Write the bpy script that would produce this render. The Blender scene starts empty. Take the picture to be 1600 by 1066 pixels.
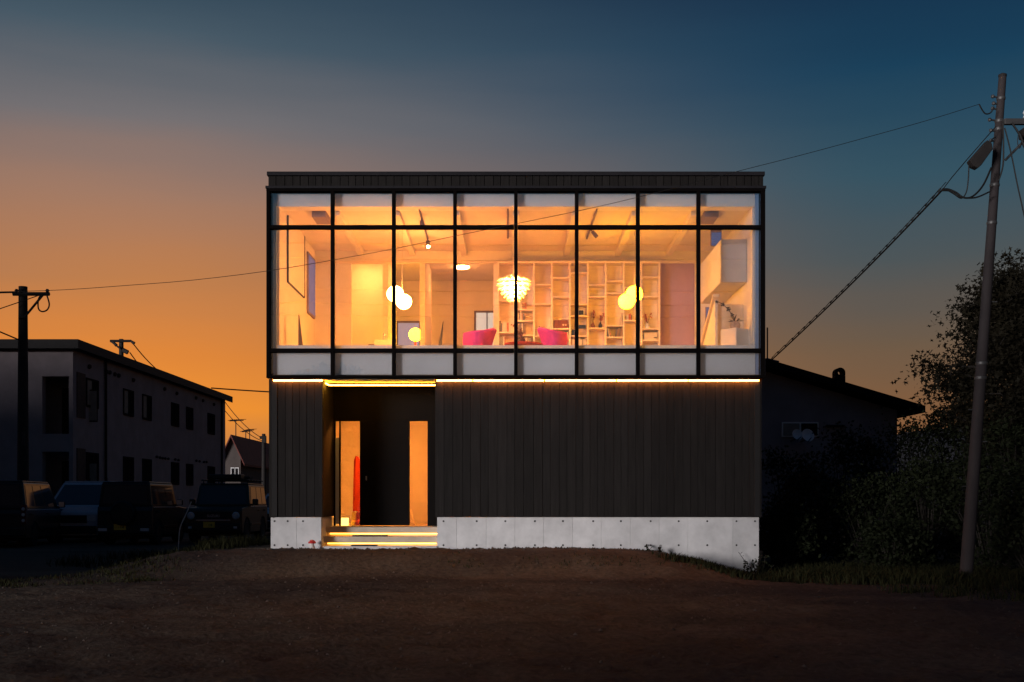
import bpy, math, random
from mathutils import Vector, Matrix
random.seed(7)
R = math.radians
sc = bpy.context.scene
col = sc.collection
# ------------------------------------------------------------------ camera
F, D, E, HX, HY = 1872.0, 18.0, 1.5, 800.0, 783.0      # focal length (px of 1600), distance to front, eye height, vanishing point
cam_d = bpy.data.cameras.new('camera'); cam = bpy.data.objects.new('camera', cam_d); col.objects.link(cam)
cam.location = (0, -D, E); cam.rotation_euler = (R(90), 0, 0)
cam_d.sensor_width = 36; cam_d.lens = 36*F/1600
cam_d.shift_y = (HY-533)/1600.0; cam_d.clip_end = 4000; cam_d.clip_start = .1
sc.camera = cam
# ------------------------------------------------------------------ sky
SUNSET_AZ = R(-18)                                       # where the sun went down, left of the view axis
w = bpy.data.worlds.new('World'); sc.world = w; w.use_nodes = True
nt = w.node_tree; N = nt.nodes; L = nt.links
for n in list(N): N.remove(n)
out = N.new('ShaderNodeOutputWorld'); bg = N.new('ShaderNodeBackground')
tc = N.new('ShaderNodeTexCoord'); nrm = N.new('ShaderNodeVectorMath'); nrm.operation = 'NORMALIZE'
L.new(tc.outputs['Generated'], nrm.inputs[0])
sep = N.new('ShaderNodeSeparateXYZ'); L.new(nrm.outputs[0], sep.inputs[0])
mul = N.new('ShaderNodeVectorMath'); mul.operation = 'MULTIPLY'; mul.inputs[1].default_value = (1, 1, 0)
L.new(nrm.outputs[0], mul.inputs[0])
nr2 = N.new('ShaderNodeVectorMath'); nr2.operation = 'NORMALIZE'; L.new(mul.outputs[0], nr2.inputs[0])
dot = N.new('ShaderNodeVectorMath'); dot.operation = 'DOT_PRODUCT'
dot.inputs[1].default_value = (math.sin(SUNSET_AZ), math.cos(SUNSET_AZ), 0); L.new(nr2.outputs[0], dot.inputs[0])
az = N.new('ShaderNodeMapRange'); az.interpolation_type = 'SMOOTHSTEP'
acs = N.new('ShaderNodeMath'); acs.operation = 'ARCCOSINE'; L.new(dot.outputs['Value'], acs.inputs[0])
az.inputs[1].default_value = R(36); az.inputs[2].default_value = 0.0; L.new(acs.outputs[0], az.inputs[0])
el = N.new('ShaderNodeMapRange'); el.inputs[1].default_value = 0; el.inputs[2].default_value = 1.0
# thin drifting cloud: small wobble of the elevation
cmap = N.new('ShaderNodeMapping'); cmap.inputs['Scale'].default_value = (2.0, 2.0, 14.0); L.new(nrm.outputs[0], cmap.inputs[0])
cn = N.new('ShaderNodeTexNoise'); cn.inputs['Scale'].default_value = 1.6; cn.inputs['Detail'].default_value = 5; L.new(cmap.outputs[0], cn.inputs['Vector'])
cw = N.new('ShaderNodeMath'); cw.operation = 'MULTIPLY_ADD'; cw.inputs[1].default_value = .034; cw.inputs[2].default_value = -.017
L.new(cn.outputs[0], cw.inputs[0])
ca = N.new('ShaderNodeMath'); ca.operation = 'ADD'; L.new(cw.outputs[0], ca.inputs[0]); L.new(sep.outputs['Z'], ca.inputs[1])
L.new(ca.outputs[0], el.inputs[0])
def ramp(stops):
    r = N.new('ShaderNodeValToRGB'); cr = r.color_ramp
    while len(cr.elements) > 1: cr.elements.remove(cr.elements[-1])
    cr.elements[0].position = stops[0][0]; cr.elements[0].color = (*stops[0][1], 1)
    for p, c in stops[1:]:
        e = cr.elements.new(p); e.color = (*c, 1)
    L.new(el.outputs[0], r.inputs[0]); return r
rl = ramp([(0.0, (.40, .15, .06)), (.045, (.62, .22, .05)), (.075, (.86, .27, .022)), (.12, (.72, .22, .027)), (.175, (.50, .19, .058)), (.24, (.34, .18, .115)),
           (.295, (.165, .150, .155)), (.35, (.056, .090, .120)), (.41, (.015, .044, .076)), (.6, (.010, .024, .055)), (1, (.008, .018, .045))])
rr = ramp([(0.0, (.25, .10, .045)), (.07, (.20, .09, .04)), (.12, (.135, .085, .052)), (.19, (.062, .078, .085)), (.25, (.026, .074, .108)),
           (.33, (.003, .042, .090)), (.40, (.001, .019, .054)), (.6, (.003, .018, .05)), (1, (.003, .014, .04))])
mix = N.new('ShaderNodeMix'); mix.data_type = 'RGBA'
L.new(az.outputs[0], mix.inputs['Factor']); L.new(rr.outputs[0], mix.inputs[6]); L.new(rl.outputs[0], mix.inputs[7])
sky = N.new('ShaderNodeTexSky'); sky.sky_type = 'NISHITA'; sky.sun_disc = False
sky.sun_elevation = R(-2.5); sky.sun_rotation = SUNSET_AZ
smul = N.new('ShaderNodeVectorMath'); smul.operation = 'SCALE'; smul.inputs['Scale'].default_value = .05; L.new(sky.outputs[0], smul.inputs[0])
sadd = N.new('ShaderNodeVectorMath'); sadd.operation = 'ADD'; L.new(mix.outputs[2], sadd.inputs[0]); L.new(smul.outputs[0], sadd.inputs[1])
L.new(sadd.outputs[0], bg.inputs['Color']); bg.inputs['Strength'].default_value = 1.0
L.new(bg.outputs[0], out.inputs['Surface'])
# the last soft daylight, low from behind the camera's left shoulder
sun_d = bpy.data.lights.new('sun', 'SUN'); sun_d.energy = 2.95; sun_d.angle = R(14); sun_d.color = (1.0, .93, .92)
sun = bpy.data.objects.new('sun', sun_d); col.objects.link(sun)
SA, SE = R(39), R(4.5)
sdir = Vector((math.sin(SA)*math.cos(SE), math.cos(SA)*math.cos(SE), -math.sin(SE)))
sun.rotation_euler = sdir.to_track_quat('-Z', 'Y').to_euler()
sc.view_settings.view_transform = 'Standard'; sc.view_settings.look = 'None'
sc.view_settings.exposure = 0.0; sc.view_settings.gamma = 1.0; sc.view_settings.use_curve_mapping = False
sc.render.engine = 'CYCLES'
sc.cycles.max_bounces = 10; sc.cycles.diffuse_bounces = 5; sc.cycles.transparent_max_bounces = 16
sc.cycles.sample_clamp_indirect = 0.0

# ================================================================== helpers
def P(px, py, Y):
    d = Y + D
    return Vector(((px-HX)*d/F, Y, E+(HY-py)*d/F))
def PX(px, Y): return (px-HX)*(Y+D)/F
def PZ(py, Y): return E+(HY-py)*(Y+D)/F
def lerp(a, b, t): return a+(b-a)*t
def sst(a, b, x):
    t = max(0.0, min(1.0, (x-a)/(b-a))); return t*t*(3-2*t)

def tag(o, label=None, cat=None, group=None, kind=None):
    if label: o['label'] = label
    if cat: o['category'] = cat
    if group: o['group'] = group
    if kind: o['kind'] = kind
    return o
def empty(name, loc, label=None, cat=None, group=None):
    o = bpy.data.objects.new(name, None); col.objects.link(o); o.location = loc; o.empty_display_size = .2
    return tag(o, label, cat, group)
def woff(p):
    v = Vector((0, 0, 0))
    while p is not None: v += p.location; p = p.parent
    return v
class MB:
    def __init__(s): s.v = []; s.f = []
    def add(s, vs, fs):
        b = len(s.v); s.v += [Vector(q) for q in vs]; s.f += [tuple(b+i for i in f) for f in fs]; return s
    def box(s, x0, x1, y0, y1, z0, z1, m=None):
        vs = [Vector(q) for q in ((x0,y0,z0),(x1,y0,z0),(x1,y1,z0),(x0,y1,z0),(x0,y0,z1),(x1,y0,z1),(x1,y1,z1),(x0,y1,z1))]
        if m is not None: vs = [m @ q for q in vs]
        return s.add(vs, [(0,3,2,1),(4,5,6,7),(0,1,5,4),(1,2,6,5),(2,3,7,6),(3,0,4,7)])
    def hexa(s, q):     # 8 corners, bottom 4 then top 4
        return s.add(q, [(0,3,2,1),(4,5,6,7),(0,1,5,4),(1,2,6,5),(2,3,7,6),(3,0,4,7)])
    def cbox(s, x0, x1, y0, y1, z0, z1, c=.004):   # chamfered on vertical and front edges
        a = [(x0+c,y0),(x1-c,y0),(x1,y0+c),(x1,y1),(x0,y1),(x0,y0+c)]
        return s.prism(a, 'Z', z0, z1)
    def prism(s, pts, axis, a, b):
        n = len(pts)
        def mk(p, h):
            if axis == 'Z': return (p[0], p[1], h)
            if axis == 'Y': return (p[0], h, p[1])
            return (h, p[0], p[1])
        vs = [mk(p, a) for p in pts]+[mk(p, b) for p in pts]
        return s.add(vs, [tuple(range(n-1,-1,-1)), tuple(range(n, 2*n))]+[(i,(i+1)%n,(i+1)%n+n,i+n) for i in range(n)])
    def tube(s, pts, r, n=8, caps=True):
        pts = [Vector(p) for p in pts]; m = len(pts)
        rs = r if isinstance(r, (list, tuple)) else [r]*m
        b = len(s.v); prev = None
        for i, p in enumerate(pts):
            t = (pts[min(i+1, m-1)]-pts[max(i-1, 0)]).normalized()
            u = Vector((0, 0, 1)) if abs(t.z) < .9 else Vector((1, 0, 0))
            if prev is not None and abs(prev.dot(t)) < .95: u = prev
            x = (u-t*u.dot(t)).normalized(); y = t.cross(x); prev = x
            for k in range(n):
                a = 2*math.pi*k/n; s.v.append(p+(x*math.cos(a)+y*math.sin(a))*rs[i])
        for i in range(m-1):
            for k in range(n):
                k2 = (k+1) % n; s.f.append((b+i*n+k, b+i*n+k2, b+(i+1)*n+k2, b+(i+1)*n+k))
        if caps:
            s.f.append(tuple(b+k for k in range(n-1, -1, -1))); s.f.append(tuple(b+(m-1)*n+k for k in range(n)))
        return s
    def lathe(s, prof, c=(0,0,0), n=16, m=None):    # prof: (r, h) along local z
        c = Vector(c); b = len(s.v); k = len(prof)
        for r, h in prof:
            for i in range(n):
                a = 2*math.pi*i/n; q = Vector((r*math.cos(a), r*math.sin(a), h))
                if m is not None: q = m @ q
                s.v.append(q+c)
        for j in range(k-1):
            for i in range(n):
                i2 = (i+1) % n; s.f.append((b+j*n+i, b+j*n+i2, b+(j+1)*n+i2, b+(j+1)*n+i))
        s.f.append(tuple(b+i for i in range(n-1, -1, -1))); s.f.append(tuple(b+(k-1)*n+i for i in range(n)))
        return s
    def ball(s, c, r, n=16, k=9, sz=1.0):
        pr = [(max(.002, r*math.sin(math.pi*j/k)), -r*sz*math.cos(math.pi*j/k)) for j in range(k+1)]
        return s.lathe(pr, c, n)
    def build(s, name, mat, parent=None, smooth=False, bevel=0, label=None, cat=None, group=None, kind=None):
        off = woff(parent)
        me = bpy.data.meshes.new(name); me.from_pydata([tuple(q-off) for q in s.v], [], s.f); me.validate(); me.update()
        me.materials.append(mat)
        if smooth:
            me.polygons.foreach_set('use_smooth', [True]*len(me.polygons))
            try: me.set_sharp_from_angle(angle=R(40))
            except Exception: pass
        o = bpy.data.objects.new(name, me); col.objects.link(o); o.parent = parent
        if bevel:
            b = o.modifiers.new('bevel', 'BEVEL'); b.width = bevel; b.segments = 2; b.limit_method = 'ANGLE'
        return tag(o, label, cat, group, kind)
def ground_it(o, loc):
    """turn a single top-level mesh's origin to its base"""
    loc = Vector(loc); o.data.transform(Matrix.Translation(-loc)); o.location = loc; return o
def copy_tree(o, parent=None):
    c = o.copy(); col.objects.link(c); c.parent = parent
    for ch in [q for q in bpy.data.objects if q.parent == o]: copy_tree(ch, c)
    return c
def text_mesh(name, body, size, mat, parent, loc, rot, depth=.003):
    cu = bpy.data.curves.new(name, 'FONT'); cu.body = body; cu.size = size; cu.extrude = depth; cu.align_x = 'CENTER'; cu.align_y = 'CENTER'
    t = bpy.data.objects.new(name, cu); col.objects.link(t)
    bpy.context.view_layer.update()
    me = bpy.data.meshes.new_from_object(t.evaluated_get(bpy.context.evaluated_depsgraph_get()))
    bpy.data.objects.remove(t); me.materials.clear(); me.materials.append(mat); me.name = name
    o = bpy.data.objects.new(name, me); col.objects.link(o); o.parent = parent; o.location = loc; o.rotation_euler = rot
    return o

# ================================================================== materials
def mat(name, c, rough=.6, var=.15, scale=6.0, stretch=(1,1,1), bump=0.0, metal=0.0, rnd=0.0, c2=None, spec=.4, detail=6, transl=0, alpha=1):
    m = bpy.data.materials.new(name); m.use_nodes = True
    nt = m.node_tree; n = nt.nodes; l = nt.links; b = n['Principled BSDF']
    b.inputs['Roughness'].default_value = rough; b.inputs['Metallic'].default_value = metal
    b.inputs['Specular IOR Level'].default_value = spec
    tc = n.new('ShaderNodeTexCoord'); mp = n.new('ShaderNodeMapping'); mp.inputs['Scale'].default_value = stretch
    l.new(tc.outputs['Object'], mp.inputs[0])
    no = n.new('ShaderNodeTexNoise'); no.inputs['Scale'].default_value = scale; no.inputs['Detail'].default_value = detail
    no.inputs['Roughness'].default_value = .62
    l.new(mp.outputs[0], no.inputs['Vector'])
    cr = n.new('ShaderNodeValToRGB'); e = cr.color_ramp.elements
    d = c2 if c2 else tuple(q*(1-var*1.6) for q in c); u = c if c2 else tuple(min(1, q*(1+var)) for q in c)
    e[0].position = .3; e[0].color = (*d, 1); e[1].position = .7; e[1].color = (*u, 1)
    l.new(no.outputs[0], cr.inputs[0]); src = cr.outputs[0]
    if rnd:
        oi = n.new('ShaderNodeObjectInfo'); mr = n.new('ShaderNodeMapRange'); mr.inputs[3].default_value = 1-rnd; mr.inputs[4].default_value = 1+rnd
        l.new(oi.outputs['Random'], mr.inputs[0])
        hs = n.new('ShaderNodeHueSaturation'); l.new(mr.outputs[0], hs.inputs['Value']); l.new(src, hs.inputs['Color']); src = hs.outputs[0]
    l.new(src, b.inputs['Base Color'])
    if bump:
        bp = n.new('ShaderNodeBump'); bp.inputs['Strength'].default_value = bump; bp.inputs['Distance'].default_value = .02
        l.new(no.outputs[0], bp.inputs['Height']); l.new(bp.outputs[0], b.inputs['Normal'])
    if transl:
        b.inputs['Transmission Weight'].default_value = 0
        tr = n.new('ShaderNodeBsdfTranslucent'); l.new(src, tr.inputs['Color']); mx = n.new('ShaderNodeMixShader'); mx.inputs[0].default_value = transl
        l.new(b.outputs[0], mx.inputs[1]); l.new(tr.outputs[0], mx.inputs[2]); l.new(mx.outputs[0], n['Material Output'].inputs['Surface'])
    return m
def emit(name, c, s, body=(.8,.7,.5)):
    m = mat(name, body, .5, .05)
    b = m.node_tree.nodes['Principled BSDF']; b.inputs['Emission Color'].default_value = (*c, 1); b.inputs['Emission Strength'].default_value = s
    return m
def glass(name, refl=.10, tint=(.97,.98,1), ior=1.45, wav=.0):
    m = bpy.data.materials.new(name); m.use_nodes = True
    nt = m.node_tree; n = nt.nodes; l = nt.links; n.remove(n['Principled BSDF'])
    t = n.new('ShaderNodeBsdfTransparent'); t.inputs[0].default_value = (*tint, 1)
    g = n.new('ShaderNodeBsdfGlossy'); g.inputs['Roughness'].default_value = .0; g.inputs[0].default_value = (.9,.95,1,1)
    f = n.new('ShaderNodeFresnel'); f.inputs['IOR'].default_value = ior
    a = n.new('ShaderNodeMath'); a.operation = 'ADD'; a.inputs[1].default_value = refl; a.use_clamp = True; l.new(f.outputs[0], a.inputs[0])
    if wav:
        tc = n.new('ShaderNodeTexCoord'); no = n.new('ShaderNodeTexNoise'); no.inputs['Scale'].default_value = 1.1; no.inputs['Detail'].default_value = 1
        l.new(tc.outputs['Object'], no.inputs['Vector'])
        bp = n.new('ShaderNodeBump'); bp.inputs['Strength'].default_value = wav; bp.inputs['Distance'].default_value = .05
        l.new(no.outputs[0], bp.inputs['Height']); l.new(bp.outputs[0], g.inputs['Normal'])
    x = n.new('ShaderNodeMixShader'); l.new(a.outputs[0], x.inputs[0]); l.new(t.outputs[0], x.inputs[1]); l.new(g.outputs[0], x.inputs[2])
    l.new(x.outputs[0], n['Material Output'].inputs['Surface'])
    return m
M = {}
M['siding'] = mat('dark_stained_boards', (.0160,.0142,.0134), .75, .20, 5, (7,7,.5), .2, rnd=.17, spec=.12)
M['siding_back'] = mat('board_backing', (.010,.009,.009), .8, .1)
M['flash'] = mat('dark_metal_flashing', (.018,.017,.020), .6, .12, 4, spec=.1)
M['frame'] = mat('black_window_frame', (.006,.0050,.005), .7, .12, 4, spec=.0)
M['concrete'] = mat('form_cast_concrete', (.60,.60,.60), .8, .12, 3.2, (1,1,1), .12, rnd=.05, detail=9)
M['hole'] = mat('form_tie_hole', (.03,.03,.03), .9, .1)
M['step'] = mat('step_concrete', (.52,.45,.35), .8, .12, 4, bump=.1)
M['glass'] = glass('window_glass', .15, wav=.012)
M['glass_in'] = glass('sidelight_glass', .05)
M['plaster'] = mat('warm_white_plaster', (.76,.72,.66), .85, .04, 3)
M['knee'] = mat('white_painted_wall', (.84,.825,.80), .7, .07, .9)
M['wood'] = mat('pale_plywood', (.82,.70,.54), .6, .07, 3, (1,1,9))
M['ceil'] = mat('ceiling_board', (.74,.69,.62), .8, .04, 3)
M['floorwood'] = mat('floor_boards', (.40,.26,.14), .5, .15, 4, (1,8,1))
M['door'] = mat('black_door', (.005,.0042,.004), .6, .15, 5, (6,6,.6), spec=.06)
M['soffit'] = mat('cream_soffit', (.62,.55,.42), .6, .05)
M['ledw'] = emit('led_strip_warm', (1.0, .42, .03), 42)
M['ledo'] = emit('led_strip_amber', (1.0, .27, .032), 70)
M['leds'] = emit('step_led', (1.0, .38, .05), 7)
M['globe'] = emit('opal_globe', (1.0, .33, .058), 138)
M['globey'] = emit('amber_globe', (1.0, .39, .004), 75)
M['leaf_lamp'] = emit('lit_lamp_leaf', (1.0, .52, .10), .45, (.85,.75,.55))
M['bulb'] = emit('spot_bulb', (1.0, .55, .15), 300)
M['core'] = emit('lamp_core', (1.0, .34, .062), 380)
M['rearlamp'] = emit('rear_lamp', (1.0, .32, .075), 125)
M['dusk'] = emit('self_glowing_blind', (.42, .52, .85), .38, (.3,.33,.4))  # blind glows by itself in place of dusk light from outside
M['glowpane'] = emit('self_glowing_frosted_pane', (.85, .92, .80), .62, (.4,.4,.36))  # pane glows by itself in place of daylight behind it
M['boxlamp'] = emit('box_lamp', (1.0, .72, .15), 3.0)
M['track'] = mat('plum_grey_metal', (.14,.10,.12), .5, .1)
M['grille'] = mat('mauve_grey_grille', (.26,.19,.19), .6, .08)
M['pink'] = mat('magenta_upholstery', (.66,.05,.42), .8, .10, 14, bump=.1)
M['lav'] = mat('lavender_panel', (.46,.30,.40), .7, .08, 2)
M['blind'] = mat('pale_roller_blind', (.50,.55,.66), .7, .04, transl=.3)
M['blue'] = emit('dusk_blue_glow', (.16, .22, .55), .40, (.06,.08,.16))  # glows for dusk sky in the small windows; louvre slats share the glow
M['black'] = mat('black_plastic', (.012,.012,.012), .5, .1)
M['white'] = mat('white_lacquer', (.75,.74,.72), .4, .03)
M['greyw'] = mat('pale_grey_lacquer', (.52,.52,.54), .5, .03)
M['red'] = mat('red_blossom', (.55,.05,.03), .7, .25)
M['redcoat'] = mat('red_cloth', (.55,.05,.02), .85, .15)
M['leafdark'] = mat('dark_plant_leaf', (.05,.035,.03), .6, .2)
M['ceramic'] = mat('pale_glazed_ceramic', (.55,.42,.36), .25, .3, 9)
M['brown'] = mat('brown_glass', (.20,.06,.03), .2, .1)
M['navy'] = mat('navy_glaze', (.02,.03,.08), .2, .1)
bookcols = [(.55,.48,.38),(.15,.12,.12),(.60,.55,.45),(.35,.20,.10),(.10,.12,.20),(.65,.60,.52),(.45,.10,.06),(.25,.25,.22)]
M['books'] = [mat('book_cover_%d' % i, c, .6, .1) for i, c in enumerate(bookcols)]
M['dirt'] = mat('packed_dirt', (.075,.050,.036), .95, .4, .55, (1,1,1), .5, c2=(.026,.018,.014), detail=12)
def dirt():
    m = M['dirt']; n = m.node_tree.nodes; l = m.node_tree.links; b = n['Principled BSDF']
    tc = n.new('ShaderNodeTexCoord')
    big = n.new('ShaderNodeTexNoise'); big.inputs['Scale'].default_value = .42; big.inputs['Detail'].default_value = 8; big.inputs['Distortion'].default_value = .6
    mp = n.new('ShaderNodeMapping'); mp.inputs['Scale'].default_value = (.55, 1.3, 1); l.new(tc.outputs['Object'], mp.inputs[0]); l.new(mp.outputs[0], big.inputs['Vector'])
    cr = n.new('ShaderNodeValToRGB'); e = cr.color_ramp.elements
    e[0].position = .34; e[0].color = (.036, .029, .025, 1); e[1].position = .68; e[1].color = (.108, .082, .057, 1)
    q = e.new(.52); q.color = (.068, .053, .039, 1)
    l.new(big.outputs[0], cr.inputs[0])
    gr = n.new('ShaderNodeTexNoise'); gr.inputs['Scale'].default_value = 14; gr.inputs['Detail'].default_value = 8; l.new(tc.outputs['Object'], gr.inputs['Vector'])
    mx = n.new('ShaderNodeMix'); mx.data_type = 'RGBA'; mx.blend_type = 'OVERLAY'; mx.inputs['Factor'].default_value = .8
    l.new(cr.outputs[0], mx.inputs[6]); l.new(gr.outputs[0], mx.inputs[7]); l.new(mx.outputs[2], b.inputs['Base Color'])
    bp = n.new('ShaderNodeBump'); bp.inputs['Strength'].default_value = .55; bp.inputs['Distance'].default_value = .03
    l.new(gr.outputs[0], bp.inputs['Height']); l.new(bp.outputs[0], b.inputs['Normal']); b.inputs['Specular IOR Level'].default_value = .15
dirt()
M['pebble'] = mat('pebbles', (.075,.060,.048), .9, .4, 2)
M['grass'] = mat('grass_blades', (.034,.034,.013), .8, .4, 1.2, c2=(.014,.015,.006), spec=.1)
M['shrub'] = mat('shrub_leaves', (.024,.030,.013), .7, .5, 1.3, c2=(.009,.012,.006), spec=.1, transl=.2)
M['shrub2'] = mat('reddish_shrub_leaves', (.042,.030,.016), .6, .5, 1.3, c2=(.016,.012,.008), transl=.2)
M['maple'] = mat('tree_leaves', (.026,.022,.013), .7, .4, 1.3, c2=(.010,.009,.006), spec=.1, transl=.2)
M['bark'] = mat('bark', (.020,.016,.013), .9, .3, 8, (1,1,.3), .5)
M['apt'] = mat('grey_render', (.25,.215,.23), .9, .12, 1.2, bump=.05)
M['aptroof'] = mat('dark_fascia', (.018,.016,.017), .7, .15)
M['aptframe'] = mat('brown_sash', (.030,.025,.024), .8, .1, spec=.0)
M['aptpane'] = mat('dark_pane', (.014,.013,.014), .3, .1, spec=.0)
M['curtain'] = mat('pale_curtain', (.26,.23,.20), .9, .1, spec=.0)
M['brick'] = mat('brown_panel', (.060,.035,.030), .8, .2)
M['nwall'] = mat('neighbour_wall', (.30,.26,.27), .9, .12, 1.5)
M['nroof'] = mat('neighbour_roof', (.012,.010,.010), .8, .15, spec=.05)
M['redroof'] = mat('rust_red_roof', (.16,.035,.025), .7, .2, 2)
M['pwall'] = mat('pale_house_wall', (.085,.07,.065), .9, .12, 1.5)
M['pole'] = mat('concrete_pole', (.038,.031,.032), .85, .2, 4, (1,1,.4), .1)
M['wpole'] = mat('dark_pole', (.020,.017,.016), .8, .2)
M['wire'] = mat('black_cable', (.008,.008,.008), .6, .05)
M['steel'] = mat('galvanised_steel', (.10,.10,.10), .5, .15, metal=.5)
M['dish'] = mat('pale_grey_dish', (.72,.72,.72), .5, .05)
M['carblk'] = mat('black_car_paint', (.028,.028,.028), .25, .1)
M['cargrn'] = mat('dark_olive_paint', (.034,.035,.028), .28, .1)
M['cargry'] = mat('dark_silver_paint', (.40,.40,.45), .25, .05)
M['carwht'] = mat('white_car_paint', (.55,.57,.62), .25, .04)
M['carglass'] = mat('car_glass', (.045,.046,.048), .08, .05, spec=.5)
M['tyre'] = mat('tyre_rubber', (.012,.012,.012), .9, .1)
M['rim'] = mat('alloy_rim', (.07,.07,.075), .35, .1, metal=.7)
M['lamp'] = mat('clear_lamp_lens', (.55,.55,.57), .12, .1, spec=.7)
M['tail'] = mat('tail_lamp_lens', (.10,.02,.02), .15, .2, spec=.7)
M['plate'] = mat('yellow_plate', (.80,.47,.05), .5, .06)
M['platetext'] = mat('plate_lettering', (.02,.02,.02), .6, .05)
M['chrome'] = mat('chrome_trim', (.60,.60,.62), .25, .05, metal=.5)
M['hill'] = mat('wooded_hill', (.035,.034,.038), .95, .3, .01, bump=.3)
M['mat'] = mat('door_mat', (.05,.04,.035), .95, .3, 30, bump=.4)
M['mush_r'] = mat('red_cap', (.50,.03,.03), .4, .1)
M['mush_w'] = mat('white_stalk', (.65,.62,.58), .6, .06)

# ================================================================== ground
def nz(x, y):
    return (math.sin(x*1.3+y*.7)+math.sin(x*.53-y*1.9+1.3)+math.sin(x*2.9+y*2.3+.4)*.5+math.sin(-x*4.7+y*3.1)*.35)/2.85
def g(x, y):
    base = .48*sst(-18, -2.2, y)
    right = -.12*sst(1.0, 4.2, x)*sst(-8, -1, y)
    left = -.16*sst(-4.3, -8, x)*sst(-8, 2, y)
    mound = .29*sst(-2.2, -.7, y)*(1-sst(1.9, 3.9, x))*sst(-6.6, -4.6, x)
    back = -.02*sst(-.2, 4, y)
    z = base+right+left+mound*(1-sst(1.5, 5, y))+back*(1-sst(-6, -4.6, x))
    if -12 < y < 0 and abs(x) < 12:            # faint wheel ruts across the yard
        for yc, dp in ((-2.7, .014), (-4.15, .018), (-6.3, .013), (-7.8, .015)):
            q = (y-yc-.22*math.sin(x*.35+yc)-.012*x*x)/.17; z -= dp*math.exp(-q*q)-.4*dp*math.exp(-(abs(q)-1.7)**2)
        z += .011*nz(x*5.1+3, y*4.3)+.006*nz(x*11.3, y*9.7+2)
    z += .022*nz(x*1.1, y*1.1)*(1-.6*sst(15, 60, abs(x)+abs(y)))
    if y > 30 or y < -30 or abs(x) > 30: z = lerp(z, .3 if y > 0 else 0, sst(30, 60, max(abs(y), abs(x))))
    return z
def axis(segs):
    o = []
    for a, b, st in segs:
        n = int(round((b-a)/st)); o += [a+(b-a)*i/n for i in range(n)]
    return o+[segs[-1][1]]
xs = axis([(-1600,-200,200),(-200,-40,20),(-40,-16,2),(-16,-9,.4),(-9,9,.14),(9,16,.5),(16,40,2),(40,200,20),(200,1600,200)])
ys = axis([(-1600,-200,200),(-200,-40,20),(-40,-18,2),(-18,-10,.3),(-10,.4,.13),(.4,10,.35),(10,40,1.5),(40,200,20),(200,1600,200)])
gm = MB()
rg = random.Random(3)
for y in ys:
    for x in xs:
        fine = .011 if (abs(x) < 9 and -10 < y < .4) else 0
        gm.v.append(Vector((x, y, g(x, y)+rg.gauss(0, 1)*fine)))
nx = len(xs)
for j in range(len(ys)-1):
    for i in range(nx-1):
        a = j*nx+i; gm.f.append((a, a+1, a+nx+1, a+nx))
gm.build('ground', M['dirt'], smooth=True, kind='structure')
# far hills
def hills(name, pts, Y, thick):
    m = MB(); n = len(pts); vs = []
    for px, py in pts:
        p = P(px, py, Y); vs.append((p.x, Y, p.z))
    b = [(v[0], Y-thick, -2) for v in vs]; k = [(v[0], Y+thick, -2) for v in vs]
    m.v = [Vector(q) for q in b+vs+k]
    for i in range(n-1):
        m.f.append((i, i+1, n+i+1, n+i)); m.f.append((n+i, n+i+1, 2*n+i+1, 2*n+i))
    m.build(name, M['hill'], smooth=True, kind='structure')
rh = random.Random(5)
hl = []
for i in range(120):
    px = -900+i*30
    y = 712-22*math.exp(-((px-330)/170.)**2)-62*math.exp(-((px-1620)/240.)**2)+5*math.sin(px*.021)+3*math.sin(px*.057)+rh.uniform(-1.2, 1.2)
    hl.append((px, y))
hills('hills', hl, 900, 260)

# ================================================================== the house
XL, XR = -3.683, 3.798
YS = .16                                   # siding plane of the ground floor
house = empty('house', (.06, .2, .70), 'dark boarded two-storey house with a glowing glass-walled upper floor above a concrete base', 'house')
ZT = {k: E+(HY-k)/104. for k in (269,275,292,296,300,352,359,545,551,587,591)}
ZF = 3.50                                  # upper floor level
ZC = 5.97                                  # ceiling
ZS = ZT[591]
def part(name, m, *boxes, parent=house, bevel=0, smooth=False):
    b = MB()
    for q in boxes: b.box(*q)
    return b.build(name, m, parent, smooth, bevel)
# roof, parapet
part('roof', M['siding_back'], (XL+.06, XR-.06, .06, 6.9, 6.15, 6.34))
par = part('parapet', M['siding_back'], (XL+.04, XR-.04, .03, .2, ZT[296], ZT[275]-.002))
part('coping', M['flash'], (XL+.005, XR-.005, -.035, .26, ZT[275], ZT[269]), bevel=.004)
part('coping', M['flash'], (XL+.005, XL+.30, .262, 6.95, ZT[275], ZT[269]-.002), bevel=.004)
part('coping', M['flash'], (XR-.30, XR-.005, .262, 6.95, ZT[275], ZT[269]-.002), bevel=.004)
part('drip_flashing', M['flash'], (XL-.01, XR+.01, -.065, .03, ZT[296], ZT[292]), bevel=.003)
rb = random.Random(11)
x = XL+.02
while x < XR-.03:
    wd = min(rb.uniform(.105, .135), XR-.02-x)
    if XR-.02-(x+wd) < .05: wd = XR-.02-x
    MB().cbox(x+.003, x+wd-.003, rb.uniform(.0, .006)-.004, .028, ZT[292]+.002, ZT[275]-.004).build('board', M['siding'], par)
    x += wd
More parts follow.
